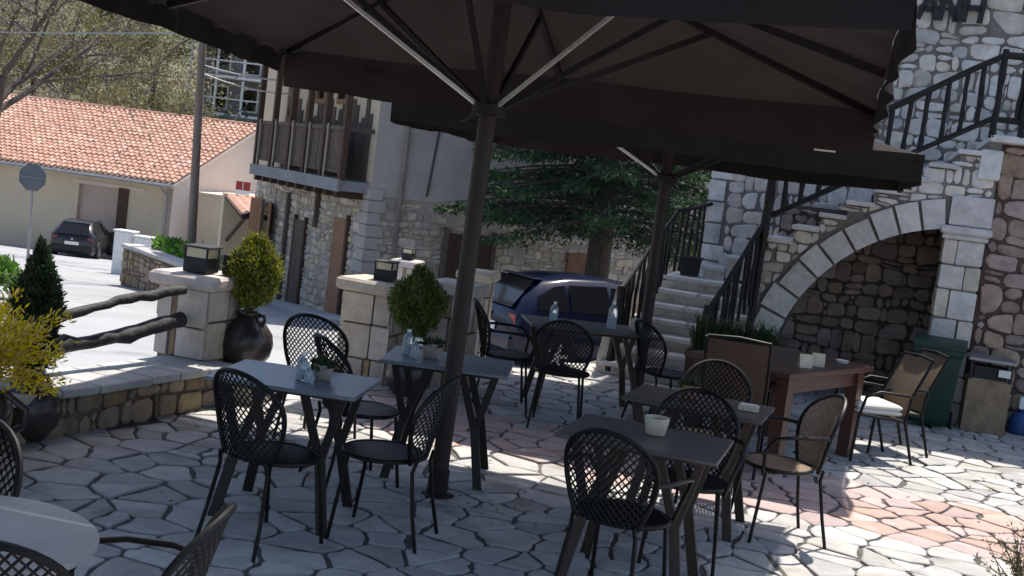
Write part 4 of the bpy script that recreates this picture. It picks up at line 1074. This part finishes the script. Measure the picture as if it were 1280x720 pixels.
b = MB(); b.tube([(-.25, -.68, -.14), (-.25, -.07, -.5), (-.25, -.07, -3.4)], .045, 8); b.build('downpipe', MATS['galv'], hs)
hbox('fascia', 'plaster_pink', -16.3, .3, -.62, -.56, -.22, -.06)
hbox('annex', 'plaster_beige', .0, 3.6, 1.4, 6.0, gz, -.38); hbox('annex_coping', 'plaster_pink', -.02, 3.66, 1.34, 6.06, -.375, -.30)
sg_ = hbox('notice', 'white', 1.85, 2.45, 1.30, 1.335, -.30, .05); 
sgn = thing('wall_notice', 'small red and white notice above the beige annex wall', 'sign', HO+Matrix.Rotation(ha, 3, 'Z') @ Vector((2.3, 1.25, -.28)), ha)
bpy.data.objects.remove(sg_)
b = MB(); b.box((0, 0, .14), (.62, .03, .28)); b.build('panel', MATS['white'], sgn)
b = MB(); b.box((0, 0, .46), (.62, .03, .34)); b.build('panel', MATS['redpaint'], sgn)
b = MB(); b.box((-.0, -.018, .46), (.03, .006, .30)); b.build('divider', MATS['white'], sgn)
for k in (0, 1):
    p = Vector((-10.75+.62*k, 33-.2*k, 0))
    t = thing('meter_cabinet', ('left' if k == 0 else 'right')+' white meter cabinet in front of the beige house', 'cabinet', (p.x, p.y, street_z(33)), ha); t.scale = (.8, .8, .82)
    b = MB(); b.cbox((0, 0, .72), (.66, .4, 1.44-.2*k), .02); b.build('body', MATS['white'], t)
    b = MB(); b.box((0, -.205, .75), (.56, .012, 1.1-.2*k)); b.build('door', MATS['white'], t)
    b = MB(); b.cbox((0, 0, 1.48-.1*k), (.74, .48, .06), .01); b.build('top', MATS['white'], t)
# planter wall across the street
pw = thing('planter_wall', 'stone planter wall with green weeds beside the street', 'wall', (-7.55, 25.6, street_z(25.6)-.05), R(-52))
b = MB(); b.box((0, 0, .38), (3.6, .34, .86)); b.build('core', MATS['mortar'], pw)
rg = random.Random(15)
cells = rubble(3.6, .8, .26, .18, rg, .03)
b = MB()
for p in cells: pillow(b, p, lambda x, z, h: (x-1.8, -.17-h, z), .02+.02*rg.random(), .015, -.01)
b.build('stones', MATS['wallstone'], pw, kind='stuff')
for k in range(6): b = MB(); b.cbox((0, 0, 0), (.59, .46, .09), .015, jit=.01, rg=rg); b.build('coping_slab', MATS['coping'], pw, loc=(-1.5+.6*k, 0, .85))
b = MB()
def smp():
    x = rg.uniform(-1.2, 1.4); return (x, rg.uniform(.2, .8), .75+rg.random()*.25*(1+.6*math.sin(x*5))), Vector((0, 0, 1))
leaves(b, 1600, smp, .14, rg, .4); b.build('weeds', MATS['brightleaf'], pw, kind='stuff')

# ------------------------------------------------------------------ old house with wooden balcony
rg = random.Random(41)
KO = Vector((-2.95, 23.3, 0)); KA = Vector((-.487, .873, 0)); KB = Vector((.873, .487, 0))
oh = thing('old_house', 'old stone house with brown wooden balcony and peeling plaster wall', 'house', KO)
def kp(a, b_, z): return KA*a+KB*b_+Vector((0, 0, z))
def kbox(nm, m, a0, a1, b0, b1, z0, z1, par=None):
    b = MB(); b.add([kp(a, c, z) for z in (z0, z1) for a, c in ((a0, b0), (a0, b1), (a1, b1), (a1, b0))], [(3, 2, 1, 0), (4, 5, 6, 7), (0, 1, 5, 4), (1, 2, 6, 5), (2, 3, 7, 6), (3, 0, 4, 7)])
    return b.build(nm, MATS[m], par or oh)
kbox('wall', 'housemortar', 0.02, 7.6, .02, 11, -2.6, 1.2); kbox('upper_wall', 'plaster_old', .0, 7.6, .0, 11, 1.2, 5.0)
MB().prism([(-.5, 4.9), (11.5, 4.9), (11.5, 5.05), (5.5, 7.2), (-.5, 5.05)], lambda b_, z: kp(-.6, b_, z), lambda b_, z: kp(8.2, b_, z)).build('roof', MATS['tile'], oh)
# rubble on the ground floor: left face (towards -b) and right face (towards -a)
cells = rubble(7.6, 3.2, .28, .15, rg, .03)
b = MB()
for p in cells: pillow(b, p, lambda x, z, h: kp(x, .02-h, z-2.05), .012+.02*rg.random(), .02, -.01)
b.build('rubble', MATS['houserubble'], oh, kind='stuff')
cells = rubble(10.5, 3.0, .30, .16, rg, .03)
b = MB()
for p in cells:
    if cent(p)[1]-1.85 > 1.0+.25*math.sin(cent(p)[0]*2.3): continue
    pillow(b, p, lambda x, z, h: kp(.02-h, x, z-1.85), .012+.02*rg.random(), .02, -.01)
b.build('rubble', MATS['houserubble'], oh, kind='stuff')
for k in range(14):
    hq = .24; wq = (.34, .5)[k % 2]; q = MB(); q.add([kp(a, c, z) for z in (-2.0+hq*k, -2.0+hq*(k+1)-.02) for a, c in ((-.035, -.035), (-.035, .5-wq/2), (wq, .5-wq/2), (wq, -.035))], [(3, 2, 1, 0), (4, 5, 6, 7), (0, 1, 5, 4), (1, 2, 6, 5), (2, 3, 7, 6), (3, 0, 4, 7)])
    q.build('quoin', MATS['plaster_old'], oh)
def kwin(a, z0, z1, wd, nm='window', shut=True):
    f = kbox(nm, 'brownwood', a-wd/2, a+wd/2, -.03, .05, z0, z1)
    kbox('pane', 'carglass', a-wd/2+.08, a+wd/2-.08, -.036, -.01, z0+.08, z1-.08, f)
    return f
w1 = kwin(6.4, -.85, .55, .75)
b = MB(); b.add([kp(a, c, z) for z in (-.9, .6) for a, c in ((6.05, -.05), (5.62, -.16), (5.62, -.20), (6.05, -.09))], [(3, 2, 1, 0), (4, 5, 6, 7), (0, 1, 5, 4), (1, 2, 6, 5), (2, 3, 7, 6), (3, 0, 4, 7)]); b.build('shutter', MATS['shutter'], w1)
b = MB(); b.add([kp(a, c, z) for z in (-.9, .6) for a, c in ((6.75, -.05), (7.15, -.22), (7.17, -.18), (6.78, -.01))], [(3, 2, 1, 0), (4, 5, 6, 7), (0, 1, 5, 4), (1, 2, 6, 5), (2, 3, 7, 6), (3, 0, 4, 7)]); b.build('shutter', MATS['shutter'], w1)
d1 = kbox('door', 'weathered', 3.55, 4.15, -.05, .05, -1.95, .35); kbox('door_frame', 'brownwood', 3.45, 3.55, -.06, .04, -1.95, .45, d1); kbox('door_frame', 'brownwood', 4.15, 4.25, -.06, .04, -1.95, .45, d1)
d2 = kbox('door', 'shutter', 1.0, 1.7, -.05, .05, -1.55, .62); kbox('door_frame', 'brownwood', .9, 1.0, -.06, .04, -1.55, .72, d2)
kbox('board', 'weathered', 4.75, 4.87, -.08, .03, -1.9, .9); kbox('board', 'weathered', 2.8, 2.92, -.08, .03, .3, 1.1)
# door and window of the right face
d3 = kbox('door', 'brownwood', -.06, .05, 1.75, 2.75, -1.3, .62); kbox('door_frame', 'weathered', -.08, .04, 1.65, 1.75, -1.3, .72, d3); kbox('door_frame', 'weathered', -.08, .04, 2.75, 2.85, -1.3, .72, d3)
d4 = kbox('wooden_hatch', 'shutter', -.06, .05, 4.62, 5.35, -1.0, .45)
q = MB(); q.tube([kp(-.06, .62, 5.0), kp(-.06, .60, -1.1)], .05, 8); q.build('drainpipe', MATS['palewood'], oh)
q = MB(); q.tube([kp(-.03, 1.25, 5.0), kp(-.03, 1.30, 2.8), kp(-.03, 1.18, 1.3)], .022, 6); q.build('cable', MATS['cable'], oh)
# balcony
kbox('cream_plaster', 'plaster_beige', .0, 7.6, -.004, -.001, 1.44, 4.9)
kbox('balcony_slab', 'slab', .10, 5.95, -.62, .0, 1.22, 1.42)
kbox('slab_edge', 'slab', .05, 6.0, -.67, -.62, 1.20, 1.44)
for k in range(10): kbox('joist', 'brownwood', .3+.6*k, .42+.6*k, -.60, .0, 1.08, 1.22)
kbox('handrail', 'weathered', .10, 5.95, -.62, -.53, 2.38, 2.46); kbox('bottom_rail', 'weathered', .10, 5.95, -.60, -.55, 1.55, 1.62)
for k, a in enumerate((.16, 1.3, 2.4, 3.5, 4.7, 5.88)):
    kbox('balcony_post', 'brownwood', a-.06, a+.06, -.635, -.52, 1.42, 4.9)
    if a > .4: kbox('pale_post', 'palewood', a-.34, a-.26, -.655, -.64, 1.42, 2.5)
n = 40
for k in range(n): kbox('balustrade_board', 'weathered', .2+(5.7/n)*k, .2+(5.7/n)*(k+1)-.02, -.585, -.56, 1.56+rg.uniform(0, .04), 2.39)
kbox('end_rail', 'weathered', 5.87, 5.95, -.53, -.02, 2.38, 2.46); kbox('end_rail', 'weathered', .10, .18, -.53, -.02, 2.38, 2.46)
kbox('balcony_roof', 'brownwood', .0, 6.2, -.95, .0, 4.60, 4.75)
n = 24
for k in range(n): kbox('wall_board', 'weathered', .3+(4.6/n)*k, .3+(4.6/n)*(k+1)-.015, -.03, -.004, 1.44, 2.72+.22*math.sin(k*1.7)+.2*rg.random())
for a, z0, z1 in ((5.3, 1.44, 3.5), (2.0, 2.95, 4.2), (3.4, 2.95, 4.2)):
    f = kbox('window', 'shutter', a-.35, a+.35, -.05, .02, z0, z1); kbox('pane', 'carglass', a-.24, a+.24, -.056, -.03, z0+.1, z1-.1, f)
# little tiled porch at the far end of the old house
pp = thing('tiled_porch', 'little porch roof with orange tiles at the far end of the old house', 'porch', KO+kp(8.0, .55, -.15), math.atan2(KB.y, KB.x))
for i in range(7):
    b = MB(); b.add([(-.9+.26*i, -.8, .30), (-.77+.26*i, -.8, .36), (-.64+.26*i, -.8, .30), (-.64+.26*i, .9, .66), (-.77+.26*i, .9, .72), (-.9+.26*i, .9, .66)], [(0, 1, 4, 5), (1, 2, 3, 4)]); b.build('tile_row', MATS['tile'], pp)
b = MB(); b.prism([(-.8, .20), (.9, .58), (.9, .65), (-.8, .28)], lambda y_, z: (-.95, y_, z), lambda y_, z: (.95, y_, z)); b.build('roof_boards', MATS['brownwood'], pp)
for i in (-1, 1): b = MB(); b.bar((i*.8, .85, -.5), (i*.8, -.6, .22), .07, .07); b.build('brace', MATS['brownwood'], pp)
b = MB(); b.box((0, 1.0, -.8), (1.9, .2, 3.0)); b.build('back_wall', MATS['plaster_beige'], pp)
t = thing('dumpster', 'dark green dumpster behind the blue car by the old house wall', 'dumpster', (-.05, 22.2, street_z(22)), R(26))
b = MB(); vs = []
for z, x, y_ in ((.15, .6, .35), (1.05, .75, .50)): vs += [(-x, -y_, z), (x, -y_, z), (x, y_, z), (-x, y_, z)]
b.add(vs, [(3, 2, 1, 0), (4, 5, 6, 7)]+[(i, (i+1) % 4, 4+(i+1) % 4, 4+i) for i in range(4)]); b.build('body', MATS['dumpgreen'], t)
b = MB(); b.prism([(-.54, 1.05), (-.5, 1.18), (0, 1.32), (.5, 1.18), (.54, 1.05)], lambda y_, z: (-.78, y_, z), lambda y_, z: (.78, y_, z)); b.build('lid', MATS['dumpgreen'], t)
for i in (-1, 1):
    for j in (-1, 1): b = MB(); b.tube([(i*.5-.03, j*.3, .08), (i*.5+.03, j*.3, .08)], .08, 12); b.build('wheel', MATS['tyre'], t)

# ------------------------------------------------------------------ street furniture
up = thing('utility_pole', 'tall brown wooden utility pole in front of the beige house', 'utility pole', (-7.52, 28, street_z(28)))
b = MB(); b.tube([(0, 0, -.2), (-.15, 0, 3), (-.42, 0, 9.2)], [.115, .10, .075], 10); b.build('shaft', MATS['polewood'], up, smooth=True)
b = MB(); b.bar((-.95, 0, 8.75), (.15, 0, 8.75), .10, .09); b.build('crossarm', MATS['polewood'], up)
for k in range(3): b = MB(); b.lathe([(.03, 0), (.045, .03), (.03, .06), (.04, .09), (.01, .12)], 8, (-.85+.45*k, 0, 8.8)); b.build('insulator', MATS['white'], up)
def cable(a, b_, sag, label, r=.018):
    a, b_ = Vector(a), Vector(b_); pts = [a.lerp(b_, i/16)-Vector((0, 0, sag*4*(i/16)*(1-i/16))) for i in range(17)]
    q = MB(); q.tube(pts, r, 5); o = q.build('power_cable', MATS['galv']); return tag(o, label, 'cable', 'overhead cables')
cable((-7.75, 28, 5.2), (-45, 52, 7.6), .9, 'upper overhead cable running left from the utility pole')
cable((-7.72, 28, 4.3), (-45, 50, 5.0), .8, 'middle overhead cable running left from the utility pole')
cable((-7.70, 28, 3.55), (-4.9, 27.6, 3.5), .12, 'overhead cable between the utility pole and the balcony')
cable((-7.68, 28, 3.35), (-4.9, 27.6, 3.2), .15, 'lower overhead cable between the utility pole and the balcony')
t = thing('road_sign', 'grey back of an octagonal road sign on a thin post at the left', 'road sign', (-12.18, 30, street_z(30)))
b = MB(); b.tube([(0, 0, -.1), (-.05, 0, 2.6)], .035, 8); b.build('post', MATS['galv'], t)
b = MB(); b.prism([(.36*math.cos(R(22.5+45*k)), .36*math.sin(R(22.5+45*k))) for k in range(8)], lambda x, z: (-.04+x, -.045, 2.27+z), lambda x, z: (-.04+x, -.065, 2.27+z)); b.build('plate', MATS['signback'], t)
b = MB(); b.bar((-.34, -.072, 2.27), (.26, -.072, 2.27), .03, .012); b.build('bracket', MATS['galv'], t)
# stone wall with plants on the far left of the street
lw = thing('street_wall', 'grey stone street wall with plants at the left edge', 'wall', (-9.7, 20.0, street_z(20)), R(-60))
b = MB(); b.box((-1.2, 0, .55), (5.0, .4, 1.5)); b.build('core', MATS['mortargrey'], lw); rg = random.Random(19)
cells = rubble(5, 1.3, .3, .2, rg, .03)
b = MB()
for p in cells: pillow(b, p, lambda x, z, h: (x-3.7, -.2-h, z), .02+.02*rg.random(), .015, -.01)
b.build('stones', MATS['greystone'], lw, kind='stuff')
b = MB()
def smp():
    x = rg.uniform(-3.7, 1.3); return (x, rg.gauss(0, .18), 1.2+rg.random()*.4*(1+.5*math.sin(x*4))), Vector((0, -.2, 1))
leaves(b, 2200, smp, .15, rg, .4); b.build('weeds', MATS['oliveleaf'], lw, kind='stuff')
t = thing('green_bush', 'small bright green bush at the foot of the left street wall', 'bush', (-7.9, 18.1, street_z(18)))
b = MB(); leaves(b, 1500, ball_sampler(rg, (0, 0, .25), .45, .35, .3, .9, -.3), .13, rg, .45); b.build('foliage', MATS['brightleaf'], t)
b = MB(); b.tube([(0, 0, 0), (0, 0, .3)], .02, 5); b.build('stem', MATS['twigbrown'], t)

# ------------------------------------------------------------------ trees
def limb(b, p, d, L, r, rg, depth, tips, gnarl=.35):
    pts = [Vector(p)]; rs = [r]; n = 7; d = Vector(d)
    for i in range(n):
        d = (d+Vector((rg.gauss(0, 1), rg.gauss(0, 1), rg.gauss(0, .8)))*gnarl*.35).normalized()
        pts.append(pts[-1]+d*L/n); rs.append(r*(1-.55*(i+1)/n))
    b.tube(pts, rs, 6 if depth > 1 else 4, cap=False)
    for i in range(2, n+1): tips.append((pts[i], d, depth))
    if depth > 0:
        for k in range(rg.choice((2, 3, 3))):
            i = rg.randint(2, n); dd = (d+Vector((rg.gauss(0, 1), rg.gauss(0, 1), rg.gauss(.25, .7)))*.75).normalized()
            limb(b, pts[i], dd, L*rg.uniform(.55, .8), rs[i]*.7, rg, depth-1, tips, gnarl)
def tree(name, label, loc, h, seed, leafm, nleaf, lsize, trunk_r=.2, spread=1.0, first=(0, 0, 1), depth=3, group=None, twig='bark', nl=5):
    rg = random.Random(seed); t = thing(name, label, 'tree', loc, 0, group); b = MB(); tips = []
    pts = [Vector((0, 0, -.3))]; d = Vector(first).normalized(); rs = [trunk_r*1.25]
    for i in range(5): pts.append(pts[-1]+(d+Vector((rg.gauss(0, .06), rg.gauss(0, .06), 0)))*h*.45/5); rs.append(trunk_r*(1-.09*i))
    tb = MB(); tb.tube(pts, rs, 9); tb.build('trunk', MATS['bark'], t, smooth=True)
    for k in range(nl):
        a = k*6.28/nl+rg.random(); dd = Vector((math.cos(a)*spread, math.sin(a)*spread, .9)).normalized()
        limb(b, pts[rg.randint(3, 5)], dd, h*.36, trunk_r*(.5 if h < 10 else .34), rg, depth, tips, .35 if h < 10 else .26)
    b.build('limbs', MATS[twig], t)
    g = MB(); sel = [q for q in tips if q[2] <= 1]
    def smp():
        p, dd, _ = rg.choice(sel); return p+Vector((rg.gauss(0, 1), rg.gauss(0, 1), rg.gauss(0, 1)))*h*.035, dd+Vector((0, 0, .2))
    leaves(g, nleaf, smp, lsize, rg, .5); g.build('crown', MATS[leafm], t)
    return t
tree('olive_tree', 'large dark trunked tree with pale olive twigs at the upper left edge', (-16.6, 36, street_z(36)), 12.5, 3, 'oliveleaf', 9000, .10, .30, 1.15, (.10, 0, 1), 4, twig='bark', nl=6)
TG = 'trees on the hillside behind the beige house'
protoA = tree('hillside_tree', 'x', (0, 0, 0), 7, 5, 'oliveleaf', 6500, .15, .16, 1.1, group=TG, twig='greytwig')
protoB = tree('hillside_tree', 'x', (0, 0, 0), 7, 8, 'greytwig', 4500, .13, .14, 1.2, group=TG, twig='greytwig')
protoC = tree('hillside_tree', 'x', (0, 0, 0), 5, 14, 'darkleaf', 7000, .18, .14, 1.0, group=TG)
protoD = tree('hillside_bush', 'x', (0, 0, 0), 3.2, 17, 'brightleaf', 5000, .14, .08, 1.3, group=TG)
hill = [
 (protoA, -30.5, 63, 1.0, 'olive coloured tree at the far left of the hillside'), (protoA, -25.8, 66, 1.15, 'olive coloured tree above the middle of the tiled roof'),
 (protoA, -21.2, 64, .95, 'olive coloured tree left of the utility pole top'), (protoA, -33.5, 72, 1.3, 'tall olive tree high on the slope at the left'),
 (protoA, -27.5, 80, 1.3, 'olive tree high on the slope behind the others'), (protoB, -23.2, 60.5, .8, 'bare grey twiggy tree just above the roof ridge'),
 (protoB, -19.3, 61, .6, 'bare grey twiggy tree left of the utility pole'), (protoB, -17.0, 62, .5, 'bare grey twiggy tree behind the utility pole'),
 (protoB, -14.2, 62, .5, 'bare grey twiggy tree between pole and old house'), (protoC, -26.6, 59.5, .95, 'dark evergreen tree behind the roof ridge at the left'),
 (protoC, -20.2, 58.8, .55, 'small dark evergreen on the roof ridge line'), (protoD, -12.6, 57.5, 1.15, 'bright green bush right of the utility pole'),
 (protoB, -29.0, 70, 1.1, 'bare grey tree among the olives at the left'), (protoD, -14.6, 58.5, .7, 'smaller green bush beside the bright green one'),
 (protoA, -23.4, 74, 1.1, 'olive tree left of the grey hillside house')]
used = set()
for i, (pr, x, y_, s_, lb) in enumerate(hill):
    place(pr, pr.name in used, (x, y_, hill_z(x, y_)-.1), i*1.9, lb, TG, s_); used.add(pr.name)
rg = random.Random(2); b = MB()
def smp():
    x, y_ = rg.uniform(-48, 2), 57.5+rg.random()**1.3*62; k = math.sin(x*.9+y_*.5)*math.sin(x*.4-y_*.8)
    return (x, y_, hill_z(x, y_)-.1+max(0, k)*rg.random()*1.6), Vector((0, 0, .8))
leaves(b, 42000, smp, .32, rg, .35)
o = b.build('scrub', MATS['oliveleaf']); o['kind'] = 'stuff'; o['label'] = 'dry olive scrub covering the hillside'; o['category'] = 'scrub'
# house on the hillside
HH = Vector((-17.2, 76, hill_z(-18, 76)-.3)); hh = thing('hillside_house', 'grey hillside house with dark windows and terrace posts above the tiled roof', 'house', HH, R(-8))
def q_(nm, m, x0, x1, y0, y1, z0, z1, par=hh): b = MB(); b.box(((x0+x1)/2, (y0+y1)/2, (z0+z1)/2), (x1-x0, y1-y0, z1-z0)); return b.build(nm, MATS[m], par)
q_('wall', 'slab', -4, 6.5, .0, 7, -2, 5.0)
for lvl in (0, 1):
    z = .3+2.3*lvl; q_('terrace_slab', 'white', -4.2, 6.7, -1.8, -.01, z-.22, z-.05)
    for k in range(7): q_('terrace_post', 'white', -4.1+1.75*k, -3.98+1.75*k, -1.75, -1.62, z-.04, z+2.0)
    for k in range(5):
        f = q_('window', 'white', -3.3+2.0*k, -2.1+2.0*k, -.05, .02, z+.2, z+1.7); q_('pane', 'carglass', -3.2+2.0*k, -2.2+2.0*k, -.06, -.02, z+.3, z+1.6, f)
    q_('terrace_rail', 'white', -4.2, 6.7, -1.76, -1.70, z+.8, z+.88)
MB().prism([(-2.0, 4.9), (3.5, 6.9), (9, 4.9), (9, 4.75), (-2.0, 4.75)], lambda y_, z: (-4.6, y_, z), lambda y_, z: (7.1, y_, z)).build('roof', MATS['tile'], hh)
wc = thing('white_cottage', 'small pale house with tiled roof seen through the balcony posts', 'house', (-12.2, 64, hill_z(-12, 64)-.4), R(-10))
b = MB(); b.box((0, 2, 1.4), (3.2, 4, 2.8)); b.build('wall', MATS['white'], wc)
b = MB(); b.prism([(-.5, 2.8), (2, 3.9), (4.5, 2.8)], lambda y_, z: (-1.9, y_, z), lambda y_, z: (1.9, y_, z)); b.build('roof', MATS['tile'], wc)
b = MB(); b.box((-.5, -.03, 1.5), (.8, .06, 1.0)); b.build('window', MATS['carglass'], wc)

# fir behind the blue car
rg = random.Random(6); ft = thing('fir_tree', 'large dark fir with drooping branches behind the blue car', 'tree', (1.55, 22.6, street_z(22.6)))
b = MB(); b.tube([(0, 0, -.2), (0, .02, 3), (.05, 0, 10.5)], [.26, .21, .03], 10); b.build('trunk', MATS['bark'], ft, smooth=True)
lim = MB(); g = MB(); gt = MB(); z = 2.55
while z < 10.3:
    L0 = 3.3*(1-(z-1.2)/10.2)**.8; nb = 8 if z < 6 else 6; ph = rg.random()*6.28
    for k in range(nb):
        a = ph+k*6.28/nb+rg.uniform(-.25, .25); L = L0*rg.uniform(.78, 1.12); d = Vector((math.cos(a), math.sin(a), 0)); s = Vector((-d.y, d.x, 0))
        zz = z+rg.uniform(-.15, .15); pt_ = lambda q, d=d, L=L, zz=zz: d*L*q+Vector((0, 0, zz+.12*q*L-.30*L*q*q+.08*L*q**4))
        lim.tube([pt_(q) for q in (0, .3, .6, .85, 1)], [.045, .035, .022, .012, .004], 5, cap=False)
        def smp(L=L, d=d, s=s, pt_=pt_, lo=.12, hi=1.0):
            q = lo+(hi-lo)*rg.random()**.8; lat = rg.uniform(-1, 1)*(.42*L*(1-q*.75))*.75; p = pt_(q)+s*lat+Vector((0, 0, -abs(lat)*.30-rg.random()*.12)); sg_ = 1 if lat > 0 else -1
            return p, d*.8+s*sg_*.5+Vector((0, 0, -.35))
        leaves(g, int(230+150*L), smp, .115, rg, .24, .1)
        leaves(gt, int(40+30*L), lambda: smp(lo=.7), .10, rg, .25, .1)
    z += .34 if z < 6 else .45
lim.build('boughs', MATS['bark'], ft); g.build('crown', MATS['fir'], ft); gt.build('bough_tips', MATS['fir_tip'], ft)  # lighter green leaves towards the bough ends
# short log rail between pillars
rg = random.Random(50)
p, r = wobbly((-.95, 10.5, .42), (-.55, 10.62, .50), .045, .05, rg, .02, 8); b = MB(); b.tube(p, r, 8); o = b.build('log_rail', MATS['logwood'], smooth=True); tag(o, 'short dark log rail between the two pillars behind the egg shaped conifer', 'rail')

# pavement strip along the old house and a few fallen leaves on the terrace
def pav(a0, a1, b0, b1):
    b = MB(); P = [KO+kp(a, c, 0) for a, c in ((a0, b0), (a0, b1), (a1, b1), (a1, b0))]
    b.v = [(p.x, p.y, street_z(p.y)-.1) for p in P]+[(p.x, p.y, street_z(p.y)+.10) for p in P]
    b.f = [(3, 2, 1, 0), (4, 5, 6, 7), (0, 1, 5, 4), (1, 2, 6, 5), (2, 3, 7, 6), (3, 0, 4, 7)]
    return b
struct(pav(-.9, 8.4, -.85, -.01).build('pavement', MATS['road']))
rg = random.Random(91); b = MB()
for k in range(150):
    x, y_ = rg.uniform(-2.2, 4.5), rg.uniform(5.2, 10.5)
    if rg.random() < .3: x, y_ = -.05+rg.gauss(0, .22), 6.85+rg.gauss(0, .16)
    a = rg.random()*6.28; l = rg.uniform(.012, .03); z = .021
    b.add([(x, y_, z), (x+l*math.cos(a+.5), y_+l*math.sin(a+.5), z+.006), (x+1.5*l*math.cos(a), y_+1.5*l*math.sin(a), z+.002), (x+l*math.cos(a-.5), y_+l*math.sin(a-.5), z+.005)], [(0, 1, 2, 3)])
o = b.build('fallen_leaves', MATS['heather']); o['kind'] = 'stuff'; o['label'] = 'few small dry leaves scattered on the paving'; o['category'] = 'leaves'
